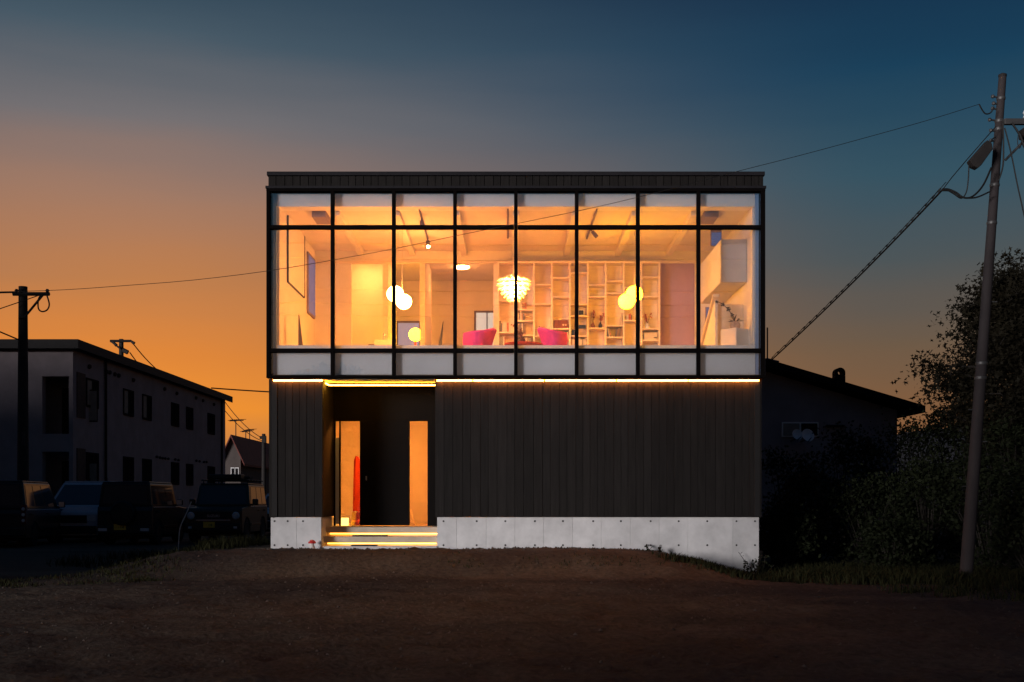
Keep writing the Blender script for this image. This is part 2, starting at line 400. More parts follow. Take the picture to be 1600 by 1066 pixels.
# side walls (outer cladding) and back wall
for nm, xa, xb in (('side_wall', XL+.045, XL+.125), ('side_wall', XR-.125, XR-.045)):
    sw = part(nm, M['siding_back'], (xa, xb, .14, 6.9, 1.26, 6.15))
    y = .14; lft = xa < 0
    while y < 6.86:
        wd = min(rb.uniform(.12, .17), 6.9-y)
        o = MB()
        if lft: o.box(xa-.024-rb.uniform(0, .004), xa-.001, y+.003, y+wd-.003, 1.25, 6.17)
        else: o.box(xb+.001, xb+.024+rb.uniform(0, .004), y+.003, y+wd-.003, 1.25, 6.17)
        o.build('board', M['siding'], sw); y += wd
part('back_wall', M['siding_back'], (XL+.045, XR-.045, 6.902, 7.0, 1.26, 6.15))
# curtain wall
MX = [420, 520, 615.5, 711, 806, 901, 996.5, 1091, 1191]
mxs = [(p-800)/104. for p in MX]
part('window_head', M['frame'], (XL, XR, -.05, .09, ZT[300], ZT[296]-.002))
part('window_sill', M['frame'], (XL, XR, -.05, .10, ZS, ZT[587]), bevel=.004)
for i, xm in enumerate(mxs):
    hw = .027 if 0 < i < 8 else .026
    part('mullion', M['frame'], (xm-hw, xm+hw, -.050, .05, ZT[587]+.001, ZT[300]-.001), bevel=.003)
# outer corner returns
part('corner_post', M['flash'], (XL, mxs[0]-.027, -.04, .14, ZT[587]+.001, ZT[300]-.001))
part('corner_post', M['flash'], (mxs[8]+.027, XR, -.04, .14, ZT[587]+.001, ZT[300]-.001))
for i in range(8):
    a = mxs[i]+.028; b = mxs[i+1]-.028
    part('transom', M['frame'], (a, b, -.044, .048, ZT[359]+.006, ZT[352]-.006), bevel=.003)
    part('transom', M['frame'], (a, b, -.044, .048, ZT[551], ZT[545]), bevel=.003)
    for z0, z1 in ((ZT[587], ZT[551]), (ZT[545], ZT[359]+.006), (ZT[352]-.006, ZT[300])):
        part('pane', M['glass'], (a, b, .012, .026, z0, z1))
# overhang soffit, floor slab
part('soffit', M['siding'], (XL+.01, PX(504, YS), .102, YS, ZS+.006, ZS+.05), (PX(680, YS), XR-.01, .102, YS, ZS+.006, ZS+.05))
part('floor_slab', M['floorwood'], (XL+.13, XR-.13, .55, 6.89, ZS+.06, ZF))
part('slab_edge', M['siding_back'], (XL+.13, XR-.13, .142, .549, ZS+.055, ZF-.12))
# knee wall behind the lower panes
part('knee_wall', M['knee'], (XL+.13, XR-.13, .075, .14, ZS+.061, PZ(539.5, .075)))
part('knee_shelf', M['knee'], (XL+.13, XR-.13, .141, .545, ZF-.118, ZF-.06))
M['reflection_strip'] = mat('sky_reflection_blue', (.26, .38, .60), .6, .05, 2)  # sky reflection at the glass ends, put into the strips' blue colour
part('reflection_strip', M['reflection_strip'], (XL+.075, XL+.126, .085, .139, ZS+.062, 6.14))
part('reflection_strip', M['reflection_strip'], (XR-.126, XR-.075, .085, .139, ZS+.062, 6.14))
# ceiling, blind box, inner walls
YB = 3.42
part('ceiling', M['ceil'], (XL+.13, XR-.13, .36, 6.88, ZC, ZC+.1))
part('blind_box', M['knee'], (XL+.13, XR-.13, .095, .358, PZ(323, .095), 6.14))
part('inner_wall', M['plaster'], (XL+.127, XL+.16, .14, 6.87, ZF-.1, ZC-.001))
part('inner_wall', M['plaster'], (XR-.16, XR-.127, .14, 6.87, ZF-.1, ZC-.001))
for i in range(1, 8):
    part('beam', M['ceil'], (mxs[i]-.05, mxs[i]+.05, .37, YB-.01, ZC-.09, ZC-.002))
hz0 = PZ(411, YB)
part('header_wall', M['plaster'], (XL+.16, XR-.16, YB, YB+.1, hz0+.001, ZC-.001))
part('picture_rail', M['wood'], (XL+.16, XR-.16, YB-.03, YB-.001, hz0-.01, hz0+.03))
def wallseg(a, b, m='plaster', name='inner_wall', z0=ZF, z1=hz0):
    return part(name, M[m], (PX(a, YB), PX(b, YB), YB+.002, YB+.1, z0, z1-.002))
part('inner_wall', M['plaster'], (XL+.16, PX(549, YB), YB+.002, YB+.1, ZF, hz0-.002))
for a, b in ((598, 606), (656, 664), (771, 778)): wallseg(a, b, 'wood', 'post')
wallseg(1030.5, 1085, 'lav', 'sliding_panel'); wallseg(1085.5, 1093, 'wood', 'post')
part('inner_wall', M['plaster'], (PX(1093.5, YB), XR-.16, YB+.002, YB+.1, ZF, hz0-.002))
# rear rooms
part('rear_wall', M['plaster'], (XL+.16, XR-.16, 6.3, 6.4, ZF, ZC-.001))
part('partition', M['plaster'], (PX(660, YB)-.04, PX(660, YB)+.04, YB+.11, 5.2, ZF, ZC-.002))
part('partition', M['plaster'], (PX(778, YB)+.05, PX(778, YB)+.12, YB+.11, 6.29, ZF, ZC-.002))
part('rear_wall', M['plaster'], (PX(549, YB)-.3, PX(600, YB)+.1, 4.6, 4.68, ZF, ZC-.003))
def rear_window(px0, px1, py0, py1, Y, mt, mull=None):
    x0, x1, z1, z0 = PX(px0, Y), PX(px1, Y), PZ(py0, Y), max(ZF+.02, PZ(py1, Y))
    f = part('window', M['track'], (x0-.04, x0, Y-.03, Y-.001, z0-.04, z1+.04), (x1, x1+.04, Y-.03, Y-.001, z0-.04, z1+.04),
             (x0, x1, Y-.03, Y-.001, z1, z1+.04), (x0, x1, Y-.03, Y-.001, z0-.04, z0))
    b = MB().box(x0, x1, Y-.018, Y-.002, z0, z1).build('blind', mt, f)
    if mull: MB().box(PX(mull, Y)-.012, PX(mull, Y)+.012, Y-.032, Y-.019, z0, z1).build('mullion', M['track'], f)
rear_window(622, 655, 505, 545, 6.3, M['dusk'])
rear_window(744, 776, 489, 545, 6.3, M['glowpane'], 761)
# ground floor: boards
for a, b in ((420, 504), (680, 1190)):
    xa, xb = PX(a, YS), PX(b, YS)
    bk = part('siding', M['siding_back'], (xa+.002, xb-.002, YS+.022, YS+.12, PZ(808, YS)+.004, ZS-.002))
    x = xa
    while x < xb-.001:
        wd = rb.choice((.108, .118, .118, .235/2, .135, .15))
        if xb-(x+wd) < .06: wd = xb-x
        q = rb.uniform(0, .009)
        MB().cbox(x+.0012, x+wd-.0012, YS+q-.006, YS+.02, PZ(808, YS), ZS+.002).build('board', M['siding'], bk)
        x += wd
# concrete base, cast panel by panel with form tie holes
YC = .19
zc1 = PZ(808, YC)-.004
def concrete(a, b, ties):
    ca = [PX(q, YC) for q in ([a]+list(b))]
    for x0, x1 in zip(ca[:-1], ca[1:]):
        p = MB().cbox(x0+.0008, x1-.0008, YC, YC+.16, .05, zc1, .0022).build('concrete_panel', M['concrete'], house)
        for t in ties:
            tx = PX(t, YC)
            if x0 < tx < x1:
                for py in (814.5, 852):
                    MB().lathe([(.0145, .0), (.0145, .004), (.010, .0045), (.010, .001)], (tx, YC-.003, PZ(py, YC)), 10, Matrix.Rotation(R(90), 3, 'X')).build('tie_hole', M['hole'], p)
concrete(423, [463.5, 502], [429, 449.5, 473.5])
concrete(683, [713.5, 759.7, 804.5, 849.3, 894.5, 939.3, 984.8, 1030, 1075, 1145, 1186], [693, 744.7, 789.5, 835.7, 879.5, 926.7, 970, 1016.6, 1060.4, 1105, 1150.7, 1179.5])
part('foundation', M['concrete'], (PX(423, YC)+.02, PX(502, YC), YC+.165, 6.85, .05, zc1-.01), (PX(683, YC), PX(1186, YC)-.02, YC+.165, 6.85, .05, zc1-.01))
# entrance recess
XA, XB = PX(504, YS)+.001, PX(680, YS)-.001
YD = 1.27
part('recess_wall', M['siding'], (XA-.06, XA, YS+.122, YD+.1, zc1+.005, ZS-.004))
part('recess_wall', M['siding'], (XB, XB+.06, YS+.122, YD+.1, zc1+.005, ZS-.004))
part('recess_soffit', M['soffit'], (XA+.001, XB-.001, YS-.04, YD, ZS-.012, ZS+.05))
ZL = PZ(822, YD)
dw = part('recess_back', M['door'], (XA, PX(524, YD), YD, YD+.06, ZL, ZS), (PX(668, YD), XB, YD, YD+.06, ZL, ZS), (PX(524, YD), PX(668, YD), YD, YD+.06, PZ(658, YD), ZS))
MB().box(PX(562.5, YD), PX(640, YD), YD-.02, YD+.05, ZL+.01, PZ(658, YD)).build('front_door', M['door'], house, bevel=.004)
dr = [o for o in bpy.data.objects if o.name == 'front_door'][0]
MB().tube([(PX(573, YD), YD-.02, PZ(750, YD)), (PX(573, YD), YD-.06, PZ(750, YD)), (PX(573, YD), YD-.065, PZ(744, YD))], .012, 8).build('door_handle', M['chrome'], dr, True)
for a, b in ((532, 562), (640.5, 668)):
    part('sidelight', M['glass_in'], (PX(a, YD), PX(b, YD), YD+.02, YD+.032, ZL+.01, PZ(658, YD)))
part('sidelight_frame', M['door'], (PX(530, YD), PX(532, YD), YD-.01, YD+.06, ZL, PZ(658, YD)))
part('sidelight_frame', M['greyw'], (PX(524.3, YD), PX(529.8, YD), YD-.005, YD+.04, ZL+.03, PZ(684, YD)))
# landing and steps with light lines under the nosings
XS0, XS1 = PX(506, .4), PX(682.5, .4)
part('landing', M['step'], (XS0-.02, XS1+.02, .66, YD+2.6, ZL-.09, ZL-.003), bevel=.006)
part('riser', M['step'], (XS0-.02, XS1+.02, .74, .80, ZL-.2, ZL-.091))
part('step', M['step'], (XS0-.02, XS1+.02, .42, .739, ZL-.235, ZL-.145), bevel=.006)
part('riser', M['step'], (XS0-.02, XS1+.02, .50, .56, ZL-.35, ZL-.236))
part('step', M['concrete'], (XS0-.02, XS1+.02, .155, .499, .3, ZL-.285), bevel=.008)
part('step_wall', M['step'], (XA-.08, XS0-.021, .355, YD+.05, .3, zc1))
part('step_wall', M['step'], (XS1+.021, XB+.08, .355, YD+.05, .3, zc1))
for zz, yy in ((ZL-.108, .70), (ZL-.252, .46)):
    part('light_strip', M['leds'], (XS0+.05, XS1-.01, yy-.010, yy+.010, zz-.007, zz+.007))
# amber light line under the overhang (in lengths), white-gold line in the recess
LX = [(425, 503), (681.5, 738), (739, 850.5), (851.5, 963.5), (964.5, 1076), (1077, 1188)]
for a, b in LX:
    p = part('light_channel', M['flash'], (PX(a, .05), PX(b, .05), .112, .15, ZS-.012, ZS+.004))
    MB().box(PX(a, .05)+.006, PX(b, .05)-.006, .116, .146, ZS-.032, ZS-.0125).build('light_strip', M['ledo'], p)
part('light_strip', M['ledw'], (XA+.05, XB-.02, .52, .535, ZS-.062, ZS-.046))
MB().box(XA+.03, XA+.045, .22, .519, ZS-.062, ZS-.046).build('light_strip', M['ledw'], house)
# entry hall behind the door
part('hall_wall', M['plaster'], (XA-.5, XB+.9, 3.9, 4.0, ZL-.1, ZS+.05))
part('hall_wall', M['plaster'], (XA-.5, XA-.42, YD+.07, 3.89, ZL-.1, ZS+.05))
part('hall_wall', M['plaster'], (XB+.82, XB+.9, YD+.07, 3.89, ZL-.1, ZS+.05))
part('hall_ceiling', M['ceil'], (XA-.41, XB+.81, YD+.07, 3.89, ZS-.25, ZS-.15))

# ================================================================== things inside the upper room
def roomZ(py, Y): return PZ(py, Y)
def top(o): return o
def pendant(px1, py1, r1, px2, py2, r2, pxc, Y, label, m1, m2):
    t = empty('pendant_lamp', (PX(pxc, Y), Y, PZ(py2, Y)-.14), label, 'lamp', 'paired globe pendants')
    a = P(px1, py1, Y); b = P(px2, py2, Y-.1)
    MB().ball(a, r1, 20, 12, .96).build('globe', m1, t, True)
    MB().ball(b, r2, 20, 12, .96).build('globe', m2, t, True)
    MB().tube([(PX(pxc, Y), Y, ZC), (PX(pxc, Y), Y, a.z+r1*.5)], .004, 6).build('cord', M['soffit'], t)
    MB().lathe([(.05, 0), (.05, .03)], (PX(pxc, Y), Y, ZC-.032), 14).build('ceiling_cap', M['white'], t)
    return t
pendant(617.5, 459.5, .137, 631, 471.5, .128, 628.5, 1.5, 'pair of white glowing globes hanging left of the leafy lamp', M['globe'], M['globe'])
pendant(991, 459.5, .137, 979, 471, .13, 991, 1.5, 'pair of yellow glowing globes hanging in front of the bookcase', M['globey'], M['globey'])
# leafy pendant: rings of overlapping curved leaves round a bright core
Y = 1.45
c = P(803, 452, Y)
t = empty('leaf_pendant_lamp', (c.x, Y, c.z-.24), 'large leafy white pendant lamp with overlapping petals, glowing between the red chairs', 'lamp')
MB().tube([(c.x, Y, ZC), (c.x, Y, c.z+.2)], .005, 6).build('cord', M['soffit'], t)
MB().ball(c, .085, 14, 8, 1.9).build('core', M['core'], t, True)
rings = [(.205, .05, .16, 8), (.160, .13, .285, 15), (.095, .15, .30, 15), (.025, .15, .275, 14), (-.045, .12, .235, 12), (-.110, .09, .185, 10), (-.165, .05, .13, 8), (-.205, .02, .075, 6)]
for ri, (h, r0, r1, n) in enumerate(rings):
    for k in range(n):
        a = 2*math.pi*(k+.5*(ri % 2))/n
        ux, uy = math.cos(a), math.sin(a); tx, ty = -uy, ux
        hw = math.pi*r1/n*.66
        rows = [(r0, h+.030, .6), (lerp(r0, r1, .55), h+.014, 1.0), (r1*.93, h-.012, .80), (r1, h-.024, .25)]
        lf = MB(); b0 = []
        for rr_, hh, wf in rows:
            for s_ in (-1, 0, 1):
                q = rr_-(.012 if s_ else 0)
                lf.v.append(Vector((c.x+ux*q+tx*hw*wf*s_, Y+uy*q+ty*hw*wf*s_, c.z+hh-(.008 if s_ else 0))))
        for j in range(3):
            for s_ in range(2):
                i0 = j*3+s_; lf.f.append((i0, i0+1, i0+4, i0+3))
        o = lf.build('leaf', M['leaf_lamp'], t, True)
        so = o.modifiers.new('solid', 'SOLIDIFY'); so.thickness = .004
# track lights
def track(px0, py0, px1, py1, label, spots):
    # on the ceiling; depth follows from the height of the ceiling
    def onceil(px, py):
        d = (ZC-.03-E)*F/(HY-py); return Vector(((px-HX)*d/F, d-D, ZC-.02))
    a, b = onceil(px0, py0), onceil(px1, py1); b.x = lerp(a.x, b.x, .9)
    t = empty('track_light', tuple(a), label, 'light', 'ceiling light tracks')
    MB().tube([a, b], .018, 4).build('rail', M['track'], t)
    for f, lit, dx in spots:
        q = a.lerp(b, f); q.z -= .02
        e = q+Vector((dx, -.02, -.13))
        h = MB().tube([q, q+Vector((dx*.3, 0, -.04))], .012, 8).tube([q+Vector((dx*.3, 0, -.04)), e], [.032, .034], 12).build('spot_head', M['track'], t, True)
        if lit:
            MB().ball(e+Vector((0, -.01, -.012)), .024, 12, 8).build('bulb', M['bulb'], h, True)
    return t
track(655, 328, 668, 374, 'ceiling light track with one bright burning spot above the left globes', [(.25, False, .01), (.95, True, .02)])
track(793.5, 327, 793.5, 373, 'ceiling light track directly above the leafy lamp', [])
track(933, 327, 917, 374, 'ceiling light track in front of the bookcase, above the yellow globes', [(.62, False, .10)])
def lamp_light(name, loc, e, r, c=(1, .56, .20)):
    d_ = bpy.data.lights.new(name, 'POINT'); d_.energy = e; d_.shadow_soft_size = r; d_.color = c
    o = bpy.data.objects.new(name, d_); col.objects.link(o); o.location = loc; return o
# ceiling speakers / grilles
for px0, px1, lab in ((487, 509, 'mauve-grey ceiling grille box above the left wall picture'), (1101, 1123, 'mauve-grey ceiling grille box above the white hanging cabinet')):
    Y0 = .42
    o = MB().box(PX(px0, Y0), PX(px1, Y0), Y0, Y0+.5, PZ(339, Y0), ZC-.001).build('ceiling_grille', M['grille'], None, bevel=.006, label=lab, cat='grille', group='ceiling grille boxes')
    ground_it(o, (PX(px0, Y0), Y0, PZ(339, Y0)))
# framed panel and window on the left inner wall
XW = XL+.16
def onleft(px): return -XW*F/(HX-px)-D
ya, yb = onleft(448), onleft(474)
t = empty('wall_picture', (XW, ya, 4.9), 'large plain picture in a thin black frame on the left inner wall', 'picture')
z0, z1 = PZ(441, ya), PZ(334, ya)
MB().box(XW+.001, XW+.02, ya+.016, yb-.016, z0+.016, z1-.016).build('canvas', M['plaster'], t)
MB().box(XW+.001, XW+.03, ya, ya+.015, z0, z1).box(XW+.001, XW+.03, yb-.015, yb, z0, z1).box(XW+.001, XW+.03, ya+.0151, yb-.0151, z0, z0+.015).box(XW+.001, XW+.03, ya+.0151, yb-.0151, z1-.015, z1).build('frame', M['black'], t)
ya, yb = onleft(479), onleft(490)
f = MB().box(XW+.001, XW+.03, ya, yb, PZ(489, ya), PZ(393, ya)).build('window', M['grille'], house)
MB().box(XW+.0305, XW+.036, ya+.04, yb-.04, PZ(489, ya)+.04, PZ(393, ya)-.04).build('pane', M['blue'], f)
# small dark tapered speaker on the sill at the left
Y0 = .62
o = MB().hexa([P(466, 545, Y0), P(474, 545, Y0), P(474, 545, Y0+.16), P(466, 545, Y0+.16), P(466.3, 492, Y0), P(467.6, 492, Y0), P(467.6, 492, Y0+.1), P(466.3, 492, Y0+.1)]).build('easel', M['track'], None, label='dark narrow tapering stand on the sill near the left end of the glass', cat='stand')
ground_it(o, P(470, 545, Y0))

# ---- bookcase
BK = [(469.4, 519.5), (484, 501.4, 524), (444.7, 475, 525), (434, 464, 513.8, 528), (426, 475.6, 494, 525), (445, 463.6, 513), (439, 458, 509, 527), (449, 501), (432.6, 463.4, 514, 532)]
YF = YB-.28
bc = empty('bookcase', (PX(778, YF), YF, ZF), 'pale plywood bookcase of tall narrow bays filling the back wall', 'bookcase')
bp = [PX(778.5+28*k, YF) for k in range(10)]
bz1 = PZ(411, YF)
for k, x in enumerate(bp):
    MB().box(x-.014, x+.014, YF, YB-.02, ZF, bz1).build('upright', M['wood'], bc)
MB().box(bp[0]-.014, bp[-1]+.014, YB-.019, YB-.004, ZF, bz1).build('back_panel', M['wood'], bc)
MB().box(bp[0]-.016, bp[-1]+.016, YF-.004, YB-.02, bz1+.001, bz1+.035).build('top_board', M['wood'], bc)
for k, sh in enumerate(BK):
    for py in sh:
        z = PZ(py, YF); MB().box(bp[k]+.0145, bp[k+1]-.0145, YF+.006, YB-.0195, z-.011, z+.011).build('shelf', M['wood'], bc)
def bookrow(k, py, f0, f1, label, h=.19, lean=0, seed=1):
    r = random.Random(seed); z = PZ(py, YF)+.0115; x = lerp(bp[k]+.016, bp[k+1]-.016, f0); xe = lerp(bp[k]+.016, bp[k+1]-.016, f1)
    while True:
        wd = r.uniform(.014, .034)
        if x+wd > xe: break
        hh = h*r.uniform(.72, 1.0); dp = r.uniform(.12, .17)
        m_ = Matrix.Translation((x, YF+.03, z)) @ Matrix.Rotation(R(lean), 4, 'Y')
        o = MB().box(0, wd*.92, 0, dp, 0, hh).build('book', r.choice(M['books']), None, label=label, cat='book', group=label.replace('book ', 'books ', 1))
        o.matrix_world = m_; x += wd+(.004 if lean else .0015)
bookrow(0, 519.5, .0, 1, 'book in the full row on the leftmost bookcase bay', .20, seed=2)
bookrow(1, 519.5, .0, .5, 'book beside the leftmost bay, at the same height as its row', .17, seed=14)
bookrow(0, 541, .0, .45, 'book low in the leftmost bay, half hidden by the sill', .20, seed=3)
bookrow(1, 501.4, .05, .55, 'book in the short row under the leafy lamp, right side', .17, seed=4)
bookrow(1, 484, .1, .6, 'dark reddish book just below the leafy lamp', .15, seed=5)
bookrow(1, 541, .1, .9, 'book behind the dry branches, at sill height', .15, seed=15)
bookrow(6, 527, .05, .32, 'book leaning left in the bay right of the two red bouquets', .19, -12, 6)
bookrow(6, 527, .55, .95, 'book leaning right in the bay right of the two red bouquets', .20, 10, 7)
bookrow(6, 509, .82, .95, 'book leaning alone on the shelf below the yellow globes', .22, 9, 8)
bookrow(7, 501, .1, .5, 'small book beside the mullion below the yellow globes', .12, 0, 9)
bookrow(4, 541, .0, 1, 'pale book lying behind the right red chair at sill height', .14, 0, 10)
bookrow(2, 525, .15, .4, 'pale book beside the right red chair back', .17, 0, 12)
def shelfbox(k, py, f0, f1, h, m, name, label, cat, det=None):
    z = PZ(py, YF)+.0115; x0 = lerp(bp[k]+.016, bp[k+1]-.016, f0); x1 = lerp(bp[k]+.016, bp[k+1]-.016, f1)
    t = empty(name, ((x0+x1)/2, YF+.08, z), label, cat)
    MB().box(x0, x1, YF+.04, YF+.14, z, z+h).build('case', M[m], t, bevel=.006)
    if det == 'radio':
        MB().box(x0+.02, x0+(x1-x0)*.55, YF+.036, YF+.0395, z+.02, z+h-.03).build('grille', M['brown'], t)
        for q in (.68, .85): MB().lathe([(.014, 0), (.014, .01)], (lerp(x0, x1, q), YF+.04, z+h*.4), 10, Matrix.Rotation(R(90), 3, 'X')).build('knob', M['soffit'], t)
    elif det == 'frame':
        MB().box(x0+.015, x1-.015, YF+.036, YF+.0395, z+.015, z+h-.015).build('print', M['navy'], t)
    elif det == 'slot':
        MB().box(x0+(x1-x0)*.72, x1-.012, YF+.036, YF+.0395, z+.03, z+.05).build('slot', M['black'], t)
    elif det == 'drawers':
        for q in (.2, .5, .8): MB().ball((lerp(x0, x1, q), YF+.034, z+h*.5), .008, 8, 6).build('knob', M['brown'], t)
    return t
shelfbox(3, 513.8, .06, .94, .15, 'brown', 'radio', 'brown old-fashioned radio above the right red chair', 'radio', 'radio')
shelfbox(3, 528, .04, .96, .085, 'wood', 'drawer_box', 'small wooden drawer box with knobs under the radio', 'box', 'drawers')
shelfbox(4, 494, .45, .85, .11, 'white', 'photo_frame', 'small framed print by the mullion in the middle of the bookcase', 'picture frame', 'frame')
shelfbox(4, 525, .05, .45, .10, 'navy', 'photo_frame', 'dark framed print left of the mullion, next to the right red chair', 'picture frame', 'frame')
shelfbox(4, 513.5, .5, .95, .06, 'navy', 'box', 'flat dark box stacked right of the mullion by the right red chair', 'box')
shelfbox(8, 532, .1, .95, .13, 'soffit', 'cream_radio', 'cream box radio with a dark slot in the rightmost bookcase bay', 'radio', 'slot')
def bouquet(k, py, f, vm, label, h=.19, seed=1, n=60, sp=.055):
    r = random.Random(seed); z = PZ(py, YF)+.0115; x = lerp(bp[k], bp[k+1], f); y = YF+.08
    t = empty('vase_of_flowers', (x, y, z), label, 'flowers', 'red bouquets on the bookcase')
    MB().lathe([(.025, 0), (.038, .03), (.036, .06), (.016, .085), (.02, .10)], (x, y, z), 14).build('vase', vm, t, True)
    st = MB(); fl = MB()
    tips = []
    for i in range(7):
        a = r.uniform(0, 6.28); q = r.uniform(.2, 1)*sp
        e = Vector((x+math.cos(a)*q, y+math.sin(a)*q*.8, z+.10+h*r.uniform(.6, 1.1))); tips.append(e)
        st.tube([(x, y, z+.09), e], .0025, 4)
    for i in range(n):
        e = r.choice(tips)+Vector((r.gauss(0, .014), r.gauss(0, .014), r.uniform(-.10, .015)*h/.19))
        s_ = r.uniform(.007, .013); d_ = Vector((r.uniform(-1, 1), r.uniform(-1, 1), r.uniform(-1, 1))).normalized(); u = d_.orthogonal().normalized(); v = d_.cross(u)
        fl.add([e-u*s_, e+v*s_, e+u*s_, e-v*s_], [(0, 1, 2, 3)])
    st.build('stems', M['leafdark'], t); fl.build('blossoms', M['red'], t)
bouquet(5, 513, .3, M['brown'], 'tall red bouquet in a brown glass vase on the middle bookcase', .22, 3)
bouquet(5, 513, .72, M['navy'], 'rounder red bouquet in a dark blue vase, beside the brown glass vase', .15, 4, 80, .07)
bouquet(8, 514, .35, M['white'], 'spreading red bouquet in a white vase in the rightmost bookcase bay', .16, 5, 80, .085)

# ---- armchairs: curved shell on a swivel foot
def armchair(pxc, pyt, Y, yaw, label, flip=1):
    x = PX(pxc, Y); zt = PZ(pyt, Y)
    t = empty('armchair', (0, 0, 0), label, 'armchair', 'magenta armchairs')
    sh = MB(); n = 20; k = 8
    seat = .38; back = zt-ZF
    for i in range(n+1):
        u = i/n
        hl = lerp(back-.075, back-.06, u/.6) if u < .6 else lerp(back-.06, back, ((u-.6)/.34)**1.2) if u < .94 else back-.02*(u-.94)/.06
        for j in range(k+1):
            v = j/k
            xl, xr = lerp(-.20, -.27, v) if v < .6 else lerp(-.242, -.23, (v-.6)/.4), lerp(.14, .265, v**1.4)
            x_ = lerp(xl, xr, u)*flip; w_ = 2*u-1
            y_ = -.20-.10*v+.34*w_*w_*(1-.35*v)
            sh.v.append(Vector((x_, y_, seat+v*(hl-seat))))
    for i in range(n):
        for j in range(k):
            q = i*(k+1)+j; sh.f.append((q, q+1, q+k+2, q+k+1))
    o = sh.build('shell', M['pink'], t, True); s_ = o.modifiers.new('solid', 'SOLIDIFY'); s_.thickness = .035
    MB().lathe([(.02, .34), (.25, .36), (.28, .40), (.25, .44), (.02, .45)], (0, .03, 0), 20).build('cushion', M['pink'], t, True)
    MB().lathe([(.025, .03), (.025, .37)], (0, 0, 0), 10).build('column', M['chrome'], t, True)
    for q in range(4):
        a = R(45+90*q); MB().tube([(0, 0, .04), (math.cos(a)*.3, math.sin(a)*.3, .015)], .016, 6).build('foot', M['chrome'], t)
    t.location = (x, Y, ZF); t.rotation_euler.z = yaw
armchair(749, 514, 1.5, R(0), 'magenta armchair left of the leafy lamp, back turned to the glass', 1)
armchair(864, 514, 1.5, R(0), 'magenta armchair right of the leafy lamp, back turned to the glass', -1)
# coffee table with dry branches between the chairs
Y = 1.3; x = PX(818, Y)
t = empty('round_table', (x, Y, ZF), 'low round red-brown table between the magenta armchairs', 'table')
MB().lathe([(.30, .50), (.31, .51), (.31, .53), (.30, .535)], (x, Y, ZF), 24).build('table_top', M['redcoat'], t, True)
MB().lathe([(.15, 0), (.03, .03), (.025, .49)], (x, Y, ZF), 14).build('pedestal', M['black'], t, True)
t = empty('dry_branches', (x-.02, Y, ZF+.536), 'brown dry leafy branches in a vase between the magenta armchairs', 'plant')
MB().lathe([(.04, 0), (.055, .05), (.03, .1)], (x-.02, Y, ZF+.536), 12).build('vase', M['brown'], t, True)
r = random.Random(8); st = MB(); lv = MB()
for i in range(8):
    e = Vector((x-.10+r.uniform(-.09, .12), Y+r.uniform(-.06, .06), ZF+.62+r.uniform(.08, .24))); b0 = Vector((x-.02, Y, ZF+.62)); st.tube([b0, e], .003, 4)
    for j in range(12):
        q = b0.lerp(e, r.uniform(.2, 1.05))+Vector((r.gauss(0, .012), r.gauss(0, .012), r.gauss(0, .012))); s_ = .02
        d_ = Vector((r.uniform(-1, 1), r.uniform(-1, 1), r.uniform(-1, 1))).normalized(); u = d_.orthogonal().normalized(); v = d_.cross(u)
        lv.add([q-u*s_, q+v*s_*.5, q+u*s_, q-v*s_*.5], [(0, 1, 2, 3)])
st.build('stems', M['brown'], t); lv.build('leaves', M['brown'], t)
# ---- kitchen counter with tap, floor globe lamp in the rear room, guitar-like stand
Y = 2.3
t = empty('counter', (PX(590, Y), Y, ZF), 'low kitchen counter end left of the glowing white globes', 'counter')
MB().box(PX(585, Y), PX(612, Y), Y, Y+.6, ZF, PZ(531, Y)).build('cabinet', M['wood'], t, bevel=.004)
MB().box(PX(575, Y), PX(584.8, Y), Y+.05, Y+.5, ZF, PZ(537, Y)).build('cabinet', M['grille'], t, bevel=.004)
MB().tube([P(599, 531, Y+.1), P(599, 523, Y+.1), P(599.6, 521.6, Y+.06), P(601, 522.5, Y), P(601, 525, Y)], .009, 8).build('tap', M['chrome'], t, True)
Y = 4.3
cc = P(649, 523, Y)
t = empty('globe_floor_lamp', (cc.x, Y, ZF), 'yellow glowing globe standing by the post in the rear room', 'lamp')
MB().ball(cc, .12, 18, 10).build('globe', M['globey'], t, True)
MB().lathe([(.09, 0), (.02, .02), (.02, cc.z-.11-ZF)], (cc.x, Y, ZF), 12).build('stand', M['redcoat'], t, True)
Y = 4.4
o = MB().hexa([P(684, 545, Y), P(690, 545, Y), P(690, 545, Y+.1), P(684, 545, Y+.1), P(692, 502, Y), P(693, 502, Y), P(693, 502, Y+.06), P(692, 502, Y+.06)]).build('easel', M['navy'], None, label='thin dark blue slanting stand in the rear room behind the left opening', cat='stand')
ground_it(o, P(687, 545, Y))
for px, Yc, lab in ((722, 4.75, 'round flush ceiling lamp in the rear room behind the middle opening'), (578, 4.1, 'round flush ceiling lamp behind the left opening')):
    x = PX(px, Yc); t = empty('ceiling_lamp', (x, Yc, ZC-.05), lab, 'lamp', 'rear room ceiling lamps')
    MB().lathe([(.12, 0), (.14, .02), (.14, .048)], (x, Yc, ZC-.05), 18).build('diffuser', M['rearlamp'], t, True)
    MB().lathe([(.150, .03), (.150, .049)], (x, Yc, ZC-.05), 18).build('rim', M['white'], t, True)
